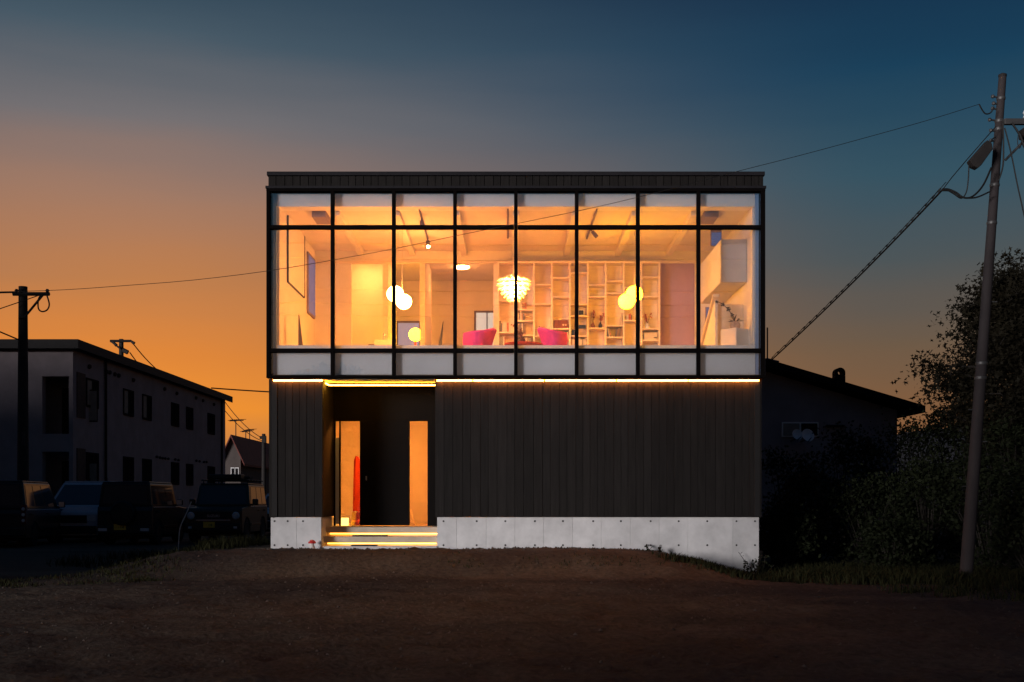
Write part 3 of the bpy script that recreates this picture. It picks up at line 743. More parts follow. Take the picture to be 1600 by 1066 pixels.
# ---- white hanging cabinet, stair, pedestal and orchid at the right end
Y0 = .55
t = empty('hanging_cabinet', (PX(1150, Y0), Y0, PZ(441, Y0)), 'big white cabinet hanging at the right end of the room', 'cabinet')
x0, x1 = PX(1128, Y0), XR-.165
z0, z1 = PZ(441, Y0), PZ(374, Y0)
MB().box(x0, x1, Y0, 2.6, z0, z1).build('case', M['greyw'], t, bevel=.004)
for k in range(5):
    ya = lerp(Y0+.01, 2.6, k/5.); MB().box(x0-.018, x0-.001, ya+.004, lerp(Y0+.01, 2.6, (k+1)/5.)-.004, z0+.004, z1-.004).build('door', M['white'], t, bevel=.002)
lv = empty('louvre', (PX(1120, 1.6), 1.6, PZ(382, 1.6)), 'blue-grey louvre panel above the white hanging cabinet', 'louvre')
for k in range(7): MB().box(PX(1112, 1.6), PX(1127, 1.6), 1.6, 1.63, PZ(383-3*k, 1.6), PZ(381.4-3*k, 1.6)).build('slat', M['blue'], lv)
MB().box(PX(1111, 1.6), PX(1128, 1.6), 1.631, 1.66, PZ(384, 1.6), PZ(358, 1.6)).build('backing', M['grille'], lv)
# slanted stair flank against the right wall
st = empty('staircase', (XR-.5, 1.2, ZF), 'white stair flank rising behind the pedestal with the orchid', 'staircase')
MB().prism([(.75, ZF), (3.2, ZF), (.75, ZF+1.15)], 'X', XR-.62, XR-.58).build('flank', M['plaster'], st)
MB().hexa([(XR-.66, .72, ZF+1.19), (XR-.56, .72, ZF+1.19), (XR-.56, 3.2, ZF+.03), (XR-.66, 3.2, ZF+.03), (XR-.66, .72, ZF+1.23), (XR-.56, .72, ZF+1.23), (XR-.56, 3.2, ZF+.07), (XR-.66, 3.2, ZF+.07)]).build('handrail', M['wood'], st)
for k in range(7):
    MB().box(XR-.575, XR-.165, .85+.33*k, .85+.33*k+.33, ZF, ZF+1.1-.155*k).build('tread', M['wood'], st)
for a, b, c_, d_ in ((1102, 1110, 480, 512), (1119.5, 1129, 480, 500)):
    f = MB().box(PX(a, YB), PX(b, YB), YB-.012, YB, PZ(d_, YB), PZ(c_, YB)).build('window', M['grille'], house)
    MB().box(PX(a, YB)+.012, PX(b, YB)-.012, YB-.018, YB-.0125, PZ(d_, YB)+.012, PZ(c_, YB)-.012).build('pane', M['blue'], f)
Y = .40; pc = P(1148.5, 545, Y)
s_ = .155
o = MB().box(-s_, s_, -s_, s_, ZF-.059, PZ(515, Y)).build('pedestal', M['white'], None, bevel=.004, label='white square pedestal with one edge to the glass, right end of the room', cat='pedestal')
o.data.transform(Matrix.Translation((0, 0, -(ZF-.059)))); o.location = (pc.x, Y, ZF-.059); o.rotation_euler.z = R(40)
zt = PZ(515, Y)
t = empty('orchid', (pc.x, Y, zt), 'dark orchid with arching stem in a round patterned vase on the white pedestal', 'plant')
MB().lathe([(.03, 0), (.07, .025), (.085, .065), (.07, .105), (.035, .125), (.035, .12)], (pc.x, Y, zt+.001), 18).build('vase', M['ceramic'], t, True)
stem = [P(1148, 500, Y), P(1145, 493, Y), P(1138, 484, Y), P(1129, 475, Y-.02), P(1118, 470, Y-.03)]
MB().tube(stem, .006, 6).build('stem', M['leafdark'], t, True)
r = random.Random(4)
for q, s_ in ((P(1138, 483, Y), .042), (P(1129, 476, Y), .035), (P(1120, 472, Y), .03), (P(1144, 492, Y), .035)):
    fl = MB()
    for k in range(5):
        a = k*1.257+r.uniform(-.3, .3); u = Vector((math.cos(a), r.uniform(-.4, .4), math.sin(a))); v = Vector((-math.sin(a), .1, math.cos(a)))
        fl.add([q, q+u*s_*.6+v*s_*.35, q+u*s_, q+u*s_*.6-v*s_*.35], [(0, 1, 2, 3)])
    fl.build('flower', M['leafdark'], t)
for k in range(14):
    a = R(-80+160*k/13)+r.uniform(-.1, .1); ln = r.uniform(.10, .17); b0 = Vector((pc.x+r.uniform(-.02, .02), Y, zt+.12))
    u = Vector((math.sin(a), r.uniform(-.5, .5), math.cos(a)*.7)).normalized()
    MB().add([b0-Vector((.006, 0, 0)), b0+Vector((.006, 0, 0)), b0+u*ln*.6+Vector((.007, 0, 0)), b0+u*ln-Vector((0, 0, .02)), b0+u*ln*.6-Vector((.007, 0, 0))], [(0, 1, 2, 3, 4)]).build('leaf', M['leafdark'], t)

# ================================================================== entry hall things
Y = 2.6
xc, z0, z1 = PX(557.5, Y), PZ(800, Y), PZ(712, Y)
o = MB()
for q in range(2):
    y_ = Y+.10*q
    o.v += [Vector((xc+dx, y_+(.02 if abs(dx) > .05 else -.02)*(1-2*q), lerp(z0, z1, f))) for dx, f in ((-.075, 0), (-.03, .02), (.03, 0), (.08, .03), (.07, .45), (.062, .9), (.02, .98), (-.02, 1), (-.055, .91), (-.065, .5))]
o.f = [tuple(range(9, -1, -1)), tuple(range(10, 20))]+[(k, (k+1) % 10, (k+1) % 10+10, k+10) for k in range(10)]
o = o.build('hanging_coat', M['redcoat'], None, bevel=.012, label='red cloth hanging inside behind the left entrance sidelight', cat='coat')
ground_it(o, P(557, 800, Y))
o = MB().box(PX(533, 1.6), PX(543, 1.6), 1.6, 1.75, ZL, PZ(809.5, 1.6)).build('floor_lamp_box', M['boxlamp'], None, bevel=.004, label='small glowing yellow box lamp on the floor behind the left sidelight', cat='lamp')
ground_it(o, (PX(538, 1.6), 1.6, ZL))
o = MB().tube([P(648, 820, 2.0), P(641.5, 797, 2.2)], .018, 8).build('leaning_stick', M['wood'], None, label='short stick leaning inside the right entrance sidelight', cat='stick')
t = empty('hall_lamp', ((XA+XB)/2, 2.2, ZS-.30), 'round flush lamp on the entrance hall ceiling, lighting the sidelights', 'lamp')
MB().lathe([(.15, 0), (.16, .03), (.16, .05)], ((XA+XB)/2, 2.2, ZS-.301), 20).build('diffuser', emit('hall_diffuser', (1, .29, .035), 230), t, True)
# boots by the coat
for k, px in enumerate((549, 556)):
    o = MB().prism([(1.75, ZL), (1.95, ZL), (1.95, ZL+.22), (1.86, ZL+.22), (1.85, ZL+.09), (1.75, ZL+.07)], 'X', PX(px, 1.8), PX(px, 1.8)+.07).build('boot', M['plate'] if k == 0 else M['redcoat'], None, bevel=.015, label=('yellow' if k == 0 else 'red')+' boot standing inside the left entrance sidelight', cat='boot')
    ground_it(o, (PX(px, 1.8), 1.8, ZL))
# mats on the steps
for a, b, y0, y1, z, lab in ((550, 604, .44, .64, ZL-.144, 'dark door mat lying on the upper lit step'), (548, 588, .18, .38, ZL-.284, 'dark boot scraper mat lying on the lowest step')):
    o = MB().box(PX(a, y0), PX(b, y0), y0, y1, z, z+.018).build('door_mat', M['mat'], None, bevel=.006, label=lab, cat='mat'); ground_it(o, (PX(a, y0), y0, z))
# mushroom ornament
Y = .02; zg = g(PX(487, Y), Y); x = PX(487.5, Y)
t = empty('mushroom_ornament', (x, Y, zg), 'small red-capped mushroom ornament standing left of the entrance steps', 'ornament')
MB().lathe([(.045, -.03), (.05, .02), (.03, .06), (.026, .10)], (x, Y, zg), 12).build('stalk', M['mush_w'], t, True)
MB().lathe([(.02, .092), (.06, .09), (.055, .115), (.03, .138), (.004, .145)], (x, Y, zg), 14).build('cap', M['mush_r'], t, True)
for q in ((-.03, -.045, .115), (.02, -.05, .112), (0, -.03, .135)): MB().ball((x+q[0], Y+q[1]+.008, zg+q[2]), .008, 8, 5).build('spot', M['mush_w'], t)


# ================================================================== apartment block on the left
AX, AY0, AY1 = PX(114, 22), 22.0, (HX-114)*40/(HX-352)-D
def AD(px): return -AX*F/(HX-px)-D               # depth of a pixel column on the long side
apt = empty('apartment_block', (AX-5, AY0, .3), 'long grey two-storey apartment block with dark flat roof edge behind the parked cars', 'building')
ZR = PZ(541, AY0)
XF = AX-11
# front face is pierced by two recessed porches
def apart(name, m, *boxes, parent=apt):
    b = MB()
    for q in boxes: b.box(*q)
    return b.build(name, m, parent)
px0, px1 = PX(66, AY0), PX(108, AY0)
zu1, zu0, zl1, zl0 = PZ(588, AY0), PZ(678, AY0), PZ(706, AY0), .1
apart('wall', M['apt'], (XF, px0, AY0, AY0+.3, .0, ZR), (px1, AX, AY0, AY0+.3, .0, ZR), (px0, px1, AY0, AY0+.3, zu1, ZR), (px0, px1, AY0, AY0+.3, zl1, zu0))
apart('wall', M['apt'], (XF, AX, AY0+1.6, AY1, .0, ZR-.01))
apart('wall', M['apt'], (AX-.25, AX, AY0+.301, AY0+1.599, .0, ZR-.005))
for k, (za, zb) in enumerate(((zu0, zu1), (zl0, zl1))):
    apart('porch_door', M['aptframe'], (px0+.08, px0+.85, AY0+1.54, AY0+1.599, za+.02, zb-.25))
    w_ = apart('window', M['aptframe'], (px0+.98, px0+1.3, AY0+1.55, AY0+1.599, za+.5, zb-.3))
    MB().box(px0+1.0, px0+1.28, AY0+1.53, AY0+1.549, za+.55, zb-.35).build('pane', M['curtain'], w_)
for q in range(9):
    pass
rf = apart('roof', M['aptroof'], (XF-.3, AX+.28, AY0-.35, AY1+.3, ZR, PZ(531, AY0-.35)))
apart('fascia', M['aptroof'], (XF-.32, AX+.31, AY0-.38, AY0-.351, ZR-.12, PZ(531, AY0-.38)+.02))
apart('fascia', M['aptroof'], (AX+.281, AX+.31, AY0-.35, AY1+.3, ZR-.12, PZ(531, AY0-.38)+.02))
zrow = [(PZ(649, AD(200)), PZ(609, AD(200))), (PZ(753, AD(200)), PZ(714, AD(200)))]
wins = [(134, 153, 1), (192, 208, 1), (222, 236, 1), (267, 279, 0), (290.5, 301, 0), (324, 335, 0)]
for ri, (z0, z1) in enumerate(zrow):
    for a, b, cur in wins:
        y0, y1 = AD(a), AD(b)
        w_ = MB().box(AX-.05, AX+.04, y0, y0+.06, z0, z1).box(AX-.05, AX+.04, y1-.06, y1, z0, z1).box(AX-.05, AX+.04, y0+.061, y1-.061, z1-.06, z1).box(AX-.05, AX+.05, y0+.061, y1-.061, z0-.03, z0+.05).box(AX-.05, AX+.045, (y0+y1)/2-.03, (y0+y1)/2+.03, z0+.051, z1-.061).build('window', M['aptframe'], apt)
        MB().box(AX+.001, AX+.015, y0+.062, (y0+y1)/2-.031, z0+.052, z1-.062).build('pane', M['curtain'] if cur and ri == 0 else M['aptpane'], w_)
        MB().box(AX+.001, AX+.02, (y0+y1)/2+.031, y1-.062, z0+.052, z1-.062).build('pane', M['aptpane'], w_)
    y0, y1 = AD(119.5), AD(132.5)
    MB().box(AX+.001, AX+.03, y0, y1, z0-.45, z1+.1).build('panel', M['brick'], apt)
for px, py in ((138, 573), (165, 581), (170, 582), (178, 585), (184, 587), (207, 594), (256, 608), (275, 615), (305, 622), (316, 626), (333, 632)):
    y = AD(px); MB().lathe([(.07, 0), (.085, .05), (.05, .10)], (AX+.001, y, PZ(py, y)), 10, Matrix.Rotation(R(90), 3, 'Y')).build('vent_cap', M['pole'], apt, True)
for px, py in ((243, 714), (248, 715), (252, 716), (256, 716.5), (261, 717), (272, 718), (277, 719), (305, 720), (310, 721), (317, 722), (321, 722)):
    y = AD(px); MB().ball((AX+.06, y, PZ(py, y)), .06, 8, 6).build('vent_cap', M['pole'], apt, True)
for px in (163, 345):
    y = AD(px); MB().tube([(AX+.06, y, .3), (AX+.06, y, ZR-.1)], .045, 8).build('downpipe', M['aptframe'], apt)

# ================================================================== gabled houses far behind, antennas
def gable_house(name, px0, px1, pye, pyr, Y, depth, wallm, roofm, label, ridge='Y', wins=()):
    x0, x1, ze, zr = PX(px0, Y), PX(px1, Y), PZ(pye, Y), PZ(pyr, Y); xm = (x0+x1)/2
    t = empty(name, (xm, Y, .2), label, 'house')
    if ridge == 'Y':
        MB().prism([(x0, 0), (x1, 0), (x1, ze), (xm, zr-.12), (x0, ze)], 'Y', Y, Y+depth).build('wall', wallm, t)
        s = (zr-ze)/(xm-x0); o = .35
        MB().hexa([(x0-o, Y-.4, ze-o*s), (xm, Y-.4, zr-.0), (xm, Y+depth+.4, zr), (x0-o, Y+depth+.4, ze-o*s), (x0-o, Y-.4, ze-o*s+.16), (xm, Y-.4, zr+.16), (xm, Y+depth+.4, zr+.16), (x0-o, Y+depth+.4, ze-o*s+.16)]).build('roof', roofm, t)
        MB().hexa([(xm, Y-.4, zr), (x1+o, Y-.4, ze-o*s), (x1+o, Y+depth+.4, ze-o*s), (xm, Y+depth+.4, zr), (xm, Y-.4, zr+.159), (x1+o, Y-.4, ze-o*s+.16), (x1+o, Y+depth+.4, ze-o*s+.16), (xm, Y+depth+.4, zr+.159)]).build('roof', roofm, t)
    else:
        MB().box(x0, x1, Y, Y+depth, 0, ze).build('wall', wallm, t)
        MB().prism([(Y-.4, ze-.1), (Y+depth/2, zr), (Y+depth+.4, ze-.1)], 'X', x0-.4, x1+.4).build('roof', roofm, t)
    for a, b, c, d in wins:
        w_ = MB().box(PX(a, Y)-.06, PX(b, Y)+.06, Y-.05, Y-.001, PZ(d, Y)-.06, PZ(c, Y)+.06).build('window', M['dish'], t)
        MB().box(PX(a, Y), PX(b, Y), Y-.07, Y-.051, PZ(d, Y), PZ(c, Y)).build('pane', M['aptpane'], w_)
    return t
gable_house('gabled_house', 349, 376, 712, 683, 66, 14, M['pwall'], M['redroof'], 'pale gabled house with rust-red roof peeping out behind the apartment block', 'Y', [(362, 366, 732, 748), (368, 372, 732, 748)])
gable_house('gabled_house', 371, 404, 727, 690, 74, 10, M['brick'], M['redroof'], 'brown house with wide red roof slope beside the distant dark pole', 'X', [(386, 391, 729, 745), (395, 400, 731, 746)])
gable_house('gabled_house', 392, 426, 744, 728, 92, 10, M['pwall'], M['dish'], 'low far house with a pale grey roof just left of the dark house', 'X')
def antenna(px, pyt, pyb, Y, wd, label):
    t = empty('tv_antenna', tuple(P(px, pyb, Y)), label, 'antenna', 'roof antennas')
    MB().tube([P(px, pyb, Y), P(px, pyt, Y)], .035, 6).build('mast', M['wpole'], t)
    a = P(px-wd*.45, pyt+2, Y); b = P(px+wd*.55, pyt+1, Y); MB().tube([a, b], .03, 6).build('boom', M['wpole'], t)
    for k in range(7):
        q = a.lerp(b, .05+.15*k); l_ = .32+.05*k
        MB().tube([q+Vector((-.1, -l_, 0)), q+Vector((.1, l_, .12))], .018, 4).build('element', M['wpole'], t)
antenna(368.5, 656, 686, 68, 22, 'tall roof antenna above the red gable, nearest the apartment block')
antenna(384, 673, 690, 78, 14, 'short roof antenna in the middle of the red roofs')
antenna(390, 671, 692, 77, 13, 'roof antenna closest to the dark house, with stubby elements')

# ================================================================== neighbour's house on the right
Y = 10.0
t = empty('neighbour_house', (PX(1300, Y), Y, .2), 'low grey gabled neighbour house with long roof slope behind the shrubs', 'house')
xr, zr = PX(1196, Y), PZ(560, Y); xe, ze = PX(1446, Y), PZ(634, Y); s_ = (zr-ze)/(xe-xr)
xw = xe-.5
MB().prism([(2*xr-xw, 0), (xw, 0), (xw, zr-s_*(xw-xr)-.22), (xr, zr-.22), (2*xr-xw, zr-s_*(xw-xr)-.22)], 'Y', Y+.5, Y+9).build('wall', M['nwall'], t)
for sg in (1, -1):
    xo = xr+sg*(xe-xr)
    q = [(xr, Y, zr-.16), (xo, Y, ze-.16), (xo, Y+9.5, ze-.16), (xr, Y+9.5, zr-.16), (xr, Y, zr), (xo, Y, ze), (xo, Y+9.5, ze), (xr, Y+9.5, zr)]
    MB().hexa(q).build('roof', M['nroof'], t)
def on(px, py): return P(px, py, Y+.5)
f = MB().box(on(1221, 0).x, on(1278, 0).x, Y+.44, Y+.499, on(0, 683).z, on(0, 660).z).build('window', M['dish'], t)
for a, b in ((1223, 1248), (1251, 1276)):
    MB().box(on(a, 0).x, on(b, 0).x, Y+.42, Y+.439, on(0, 681).z, on(0, 662).z).build('pane', M['aptpane'] if a > 1240 else M['curtain'], f)
MB().box(on(1290, 0).x, on(1318, 0).x, Y+.4, Y+.499, on(0, 667).z, on(0, 664.5).z).build('ledge', M['nroof'], t)
# arched chimney cowl
yc = Y+1.2; cx = PX(1313, yc); zb = PZ(600, yc); za = PZ(583, yc)
ring = MB(); n = 16; ro, ri = .125, .055
def arch(rad, top):
    return [(cx+rad*math.cos(math.pi*k/n), za+rad*math.sin(math.pi*k/n)) for k in range(n+1)]
o_ = arch(ro, 0)
poly = [(cx-ro, zb-.3), (cx+ro, zb-.3)]+o_
inner = [(cx+ri*math.cos(2*math.pi*k/24), za+.01+ri*math.sin(2*math.pi*k/24)) for k in range(24)]
ch = MB().prism([(cx-ro, zb-.3), (cx+ro, zb-.3), (cx+ro, za-.062), (cx-ro, za-.062)], 'Y', yc, yc+.28)
# the head: annulus between the arch and the round flue opening
outer = []
for k in range(24):
    a = 2*math.pi*k/24; ca, sa = math.cos(a), math.sin(a)
    if sa >= 0: outer.append((cx+ro*ca, za+.01+ro*sa))
    else:
        m_ = min(ro/max(abs(ca), 1e-6), .07/max(abs(sa), 1e-6)); outer.append((cx+m_*ca, za+.01+m_*sa))
vs = [(p[0], yc, p[1]) for p in outer]+[(p[0], yc, p[1]) for p in inner]+[(p[0], yc+.28, p[1]) for p in outer]+[(p[0], yc+.28, p[1]) for p in inner]
fs = []
for k in range(24):
    k2 = (k+1) % 24
    fs += [(k, k2, 24+k2, 24+k), (48+k, 72+k, 72+k2, 48+k2), (k, 48+k, 48+k2, k2), (24+k, 24+k2, 72+k2, 72+k)]
ch.add(vs, fs)
ch.build('chimney', M['nroof'], t)
for px, py, rd, lab in ((1246, 679, .13, 'left satellite dish, half hidden, under the neighbour window'), (1262.5, 680, .155, 'right and larger pale satellite dish under the neighbour window')):
    y = Y-.2; p = P(px, py, y); q = empty('satellite_dish', (p.x, y, p.z-.6), lab, 'satellite dish', 'satellite dishes')
    m_ = Matrix.Rotation(R(70), 3, 'X') @ Matrix.Rotation(R(12), 3, 'Y')
    MB().lathe([(.01, -.05), (rd*.5, -.035), (rd, 0), (rd, .008), (rd*.5, -.025), (.01, -.04)], p, 20, m_).build('dish', M['dish'], q, True)
    MB().tube([p+Vector((0, .05, 0)), (p.x, y+.3, p.z-.1), (p.x, y+.68, p.z-.12)], .02, 8).build('bracket', M['steel'], q)
    MB().tube([p+Vector((0, 0, -rd)), p+Vector((0, -.3, -.08))], .012, 6).build('feed_arm', M['steel'], q)
p = P(1199, 560, 10.3)
MB().tube([P(1199, 575, 10.3), P(1199, 512, 10.3)], .018, 6).build('roof_mast', M['wpole'], None, label='thin upright mast on the neighbour ridge beside the dark house', cat='mast')
MB().tube([P(1197, 561, 10.1), P(1217, 566, 10.1)], .03, 6).build('cable_bracket', M['steel'], None, label='short cable bracket on the ridge of the neighbour house', cat='bracket')

# ================================================================== utility poles and lines
def insul(m, p, r=.05, h=.14): m.lathe([(r*.5, 0), (r, h*.2), (r*.6, h*.4), (r, h*.6), (r*.5, h)], p, 10)
Y = -1.0
pb, pt = P(1506.5, 908, Y), P(1566.5, 120, Y+.2)
pb.z = g(pb.x, pb.y)-.3
pole = empty('utility_pole', (pb.x, pb.y, pb.z+.3), 'tall grey leaning utility pole at the right edge with a cable box', 'utility pole')
def onpole(py):
    f = (PZ(py, Y)-pb.z)/(pt.z-pb.z); return pb.lerp(pt, f)
MB().tube([pb, pb.lerp(pt, .5), pt], [.094, .074, .053], 18).build('shaft', M['pole'], pole, True)
MB().lathe([(.058, 0), (.058, .03), (.02, .05)], tuple(pt), 14).build('cap', M['wpole'], pole)
for py in (147, 183, 196, 285, 345, 567, 590):
    p = onpole(py); f = (p.z-pb.z)/(pt.z-pb.z); r_ = lerp(.094, .053, f)
    MB().lathe([(r_+.006, -.02), (r_+.008, -.01), (r_+.008, .01), (r_+.006, .02)], tuple(p), 14).build('band', M['steel'], pole, True)
for k, py in enumerate((430, 470, 640, 690, 760)):
    p = onpole(py); sgn = 1 if k % 2 else -1
    MB().tube([p, p+Vector((.15*sgn, -.02, .0))], .008, 6).build('step_bolt', M['steel'], pole)
# hooks
for py, dx in ((146, -.13), (157, -.11), (165, -.12), (183, -.15), (200, -.12), (216, -.11)):
    p = onpole(py); m_ = MB().tube([p, p+Vector((dx, -.03, .01))], .014, 6); m_.ball(p+Vector((dx, -.03, .01)), .028, 8, 6); m_.build('hook', M['steel'], pole)
# crossarm going right with insulators and a small transformer
p = onpole(187)
MB().box(p.x+.03, p.x+1.5, p.y-.13, p.y-.06, p.z-.045, p.z+.035).build('crossarm', M['steel'], pole, bevel=.004)
MB().tube([p+Vector((.05, -.09, -.55)), p+Vector((.55, -.09, -.04))], .018, 6).build('brace', M['steel'], pole)
for k in (.35, .9, 1.35):
    m_ = MB(); insul(m_, (p.x+k, p.y-.095, p.z+.036)); m_.build('insulator', M['dish'], pole, True)
MB().box(p.x+.28, p.x+.62, p.y-.2, p.y+.02, p.z-.24, p.z-.10).build('switch_box', M['wpole'], pole, bevel=.02)
# splice closure hanging on the messenger cable
a, b = P(1516, 259, Y-.1), P(1545, 224, Y-.1)
u = (b-a).normalized(); v = Vector((u.z, 0, -u.x))
pts = [a+v*.03, a+v*.10+u*.02, a+v*.11+u*.08, b+v*.09-u*.05, b+v*.03+u*.0, b-v*.05, a-v*.06+u*.03]
def pr(pts, y0, y1):
    n = len(pts); m_ = MB(); vs = [(q.x, y0, q.z) for q in pts]+[(q.x, y1, q.z) for q in pts]
    m_.add(vs, [tuple(range(n)), tuple(range(2*n-1, n-1, -1))]+[(i, i+n, (i+1) % n+n, (i+1) % n) for i in range(n)]); return m_
pr(pts, Y-.16, Y-.02).build('cable_box', M['wpole'], pole, bevel=.01)
def sag(a, b, s, n=24):
    a, b = Vector(a), Vector(b)
    return [a.lerp(b, k/n)-Vector((0, 0, s*4*(k/n)*(1-k/n))) for k in range(n+1)]
def wire(pts, r, label, name='cable', group=None, n=5):
    return MB().tube(pts, r, n).build(name, M['wire'], None, True, label=label, cat='cable', group=group)
def pxs(l, Y): return [P(a, b, Y) for a, b in l]
def smooth(pts, n=6):
    o = []
    for i in range(len(pts)-1):
        p0, p1, p2, p3 = pts[max(i-1, 0)], pts[i], pts[i+1], pts[min(i+2, len(pts)-1)]
        for k in range(n):
            t_ = k/n; o.append(.5*((2*p1)+(p2-p0)*t_+(2*p0-5*p1+4*p2-p3)*t_*t_+(3*p1-p0-3*p2+p3)*t_**3))
    return o+[pts[-1]]
wire(smooth([P(1449, 250, Y), P(1490, 240, Y), P(1524, 165, Y)][:0] or pxs([(1553, 167), (1548, 176), (1540, 178), (1534, 171), (1530, 163)], Y)), .010, 'short slack loop of cable at the top of the tall pole')
# service line crossing in front of the glass wall to a pole beyond the left edge
line = pxs([(1552, 158), (1530, 163)], Y)
lpts = []
for px, py in ((1530, 163), (1450, 188), (1350, 216), (1250, 243), (1150, 268.5), (1030, 300), (930, 324), (820, 347), (720, 367), (620, 388), (520, 406.5), (415, 424), (300, 438), (200, 446), (100, 453), (0, 456), (-120, 457), (-260, 454)):
    f = (1530-px)/1790.; lpts.append(P(px, py, lerp(Y, -1.4, f)))
wire(smooth(lpts, 3), .0042, 'long thin cable sagging across the whole glass front from the tall pole')
e = lpts[-1]
t = empty('utility_pole', (e.x-.1, e.y+.1, 0), 'dark utility pole beyond the left edge carrying the long thin cable', 'utility pole')
MB().tube([(e.x-.1, e.y+.1, -.2), (e.x-.1, e.y+.1, e.z+.5)], [.11, .08], 12).build('shaft', M['wpole'], t, True)
MB().tube([(e.x-.1, e.y+.1, e.z), tuple(e)], .015, 6).build('hook', M['steel'], t)
# twisted drop cable down to the neighbour's ridge
pa = [(1556, 200, Y), (1520, 245, Y+.4), (1486, 281, Y+.8), (1474, 295, Y+1)]
mess = [P(1556, 198, Y), P(1540, 216, Y-.05), P(1513, 247, Y+.05), P(1486, 279, Y+.5), P(1474, 295, Y+1)]
wire(mess, .007, 'straight support strand from the cable box up to the tall pole')
A, B = P(1474, 295, Y+1), P(1204, 564, 10.1)
base = []
for k in range(61):
    f = k/60; yy = lerp(Y+1, 10.1, f); px = lerp(1474, 1204, f); py = lerp(295, 564, f)+11*4*f*(1-f)*.5
    base.append(P(px, py, yy))
base = base
wire(base, [.015]*61, 'thick cable running down from the tall pole to the neighbour ridge')
hel = []
for k in range(601):
    f = k/600; i = min(59, int(f*60)); p_ = base[i].lerp(base[i+1], f*60-i); a_ = f*2*math.pi*27+.9*math.sin(f*31)
    hel.append(p_+Vector((math.cos(a_)*.040, math.sin(a_)*.04, math.cos(a_)*.052+.045)))
wire(hel, .008, 'thin cable spiralling round the thick drop cable', n=4)
# slack loops between the box and the pole
for l, r_, lab in (([(1474, 296), (1482, 296), (1494, 301), (1506, 309), (1520, 307), (1536, 290), (1549, 262)], .014, 'slack black cable rising from the drop cable to the pole, upper loop'),
                   ([(1472, 298), (1486, 299), (1500, 308), (1524, 309), (1546, 300)], .012, 'slack black cable from the drop cable to the pole, lower loop'),
                   ([(1514, 258), (1513, 280), (1510, 300), (1502, 310), (1490, 303), (1478, 296)], .009, 'thin cable hanging down from the splice box'),
                   ([(1545, 228), (1550, 218), (1556, 214)], .010, 'short cable from the splice box to the tall pole'),
                   ([(1567, 190), (1568, 230), (1567, 260), (1560, 283)], .012, 'cable running down the right side of the tall pole'),
                   ([(1570, 200), (1580, 240), (1590, 290), (1600, 335), (1640, 520), (1720, 912)], .010, 'guy cable falling to the right from the tall pole'),
                   ([(1581, 192), (1594, 212), (1612, 245), (1700, 330), (2000, 470), (2500, 520)], .016, 'thick cable leaving the crossarm towards the right edge'),
                   ([(1592, 205), (1590, 222), (1593, 232), (1596, 222), (1595, 205)], .006, 'small hanging loop below the crossarm box')):
    wire(smooth(pxs(l, Y-.08), 5), r_, lab)
# left distant poles
def tpole(px, pyt, Y, arm, label, brace=True, rad=.15, side=1):
    b = P(px, pyt, Y); t = empty('utility_pole', (b.x, Y, .3), label, 'utility pole', 'dark poles behind')
    MB().tube([(b.x, Y, 0), tuple(b)], [rad*1.15, rad*.8], 12).build('shaft', M['wpole'], t, True)
    return t, b
t, b = tpole(36, 448, 15.5, None, 'dark utility pole with crossarm and diagonal brace at the left edge', rad=.15)
Y = 15.35
MB().tube([P(20, 459.5, Y), P(77.5, 459.5, Y)], .055, 4).build('crossarm', M['wpole'], t)
MB().tube([P(39, 495, Y), P(67, 461, Y)], .035, 6).build('brace', M['wpole'], t)
MB().tube([P(30, 496, Y), P(41, 495, Y)], .05, 6).build('bracket', M['wpole'], t)
for px in (26, 33, 74): 
    m_ = MB(); insul(m_, tuple(P(px, 458.5, Y)), .06, .12); m_.build('insulator', M['wpole'], t, True)
MB().box(*[q for q in (P(34.8, 0, Y).x, P(39.5, 0, Y).x)], Y-.05, Y+.0, P(0, 697, Y).z, P(0, 675, Y).z).build('sign', M['pole'], t)
MB().tube(smooth(pxs([(73, 461), (77, 475), (74, 484), (66, 487), (60, 482), (60, 468), (64, 461)], Y-.1), 4), .022, 5).build('jumper', M['wire'], t)
wire(sag(P(-700, 400, 13), P(28, 457, Y), .3), .022, 'line entering from the left to the crossarm pole')
wire(sag(P(-700, 700, 13), P(60, 462, Y), .1), .014, 'thin line rising from the left edge to the crossarm')
wire(sag(P(-700, 200, 14), P(36, 534, 15.4), .1), .022, 'line falling from the left edge behind the apartment roof')
t, b = tpole(189.5, 530, 46, None, 'far dark pole with short crossarm rising over the apartment roof', rad=.15)
Y = 45.8
MB().tube([P(172, 533, Y), P(205, 533, Y)], .07, 4).build('crossarm', M['wpole'], t)
MB().tube([P(192, 547, Y), P(200, 551, Y)], .12, 6).build('bracket', M['wpole'], t)
MB().tube([P(173, 533, Y), P(188, 545, Y)], .05, 6).build('brace', M['wpole'], t)
for a_, b_ in (((176, 534), (182, 540)), ((203, 532), (210, 537))): MB().tube(pxs([a_, b_], Y), [.05, .09], 8).build('insulator', M['wpole'], t)
wire(sag(P(208, 537, Y), P(300, 600, 60), .6), .03, 'upper thin line running down right from the far roof pole')
wire(sag(P(203, 551, Y), P(260, 588, 60), .5), .03, 'lower thin line running down right from the far roof pole')
t, b = tpole(412, 678, 62, None, 'distant dark pole seen in the gap beside the dark house', rad=.15)
MB().tube([P(406, 684, 61.9), P(416, 683, 61.9)], .10, 6).build('bracket', M['wpole'], t)
MB().box(P(410, 0, 61.7).x, P(416, 0, 61.7).x, 61.5, 61.8, P(0, 692, 61.7).z, P(0, 685, 61.7).z).build('switch_box', M['wpole'], t)
wire(sag(P(330, 606.5, 30), P(560, 618, 30), .04), .028, 'nearly level dark line between the apartment roof and the dark house')
wire(sag(P(350, 626, 61), P(412, 686, 61.9), .3), .025, 'upper of two thin lines sloping to the distant pole')
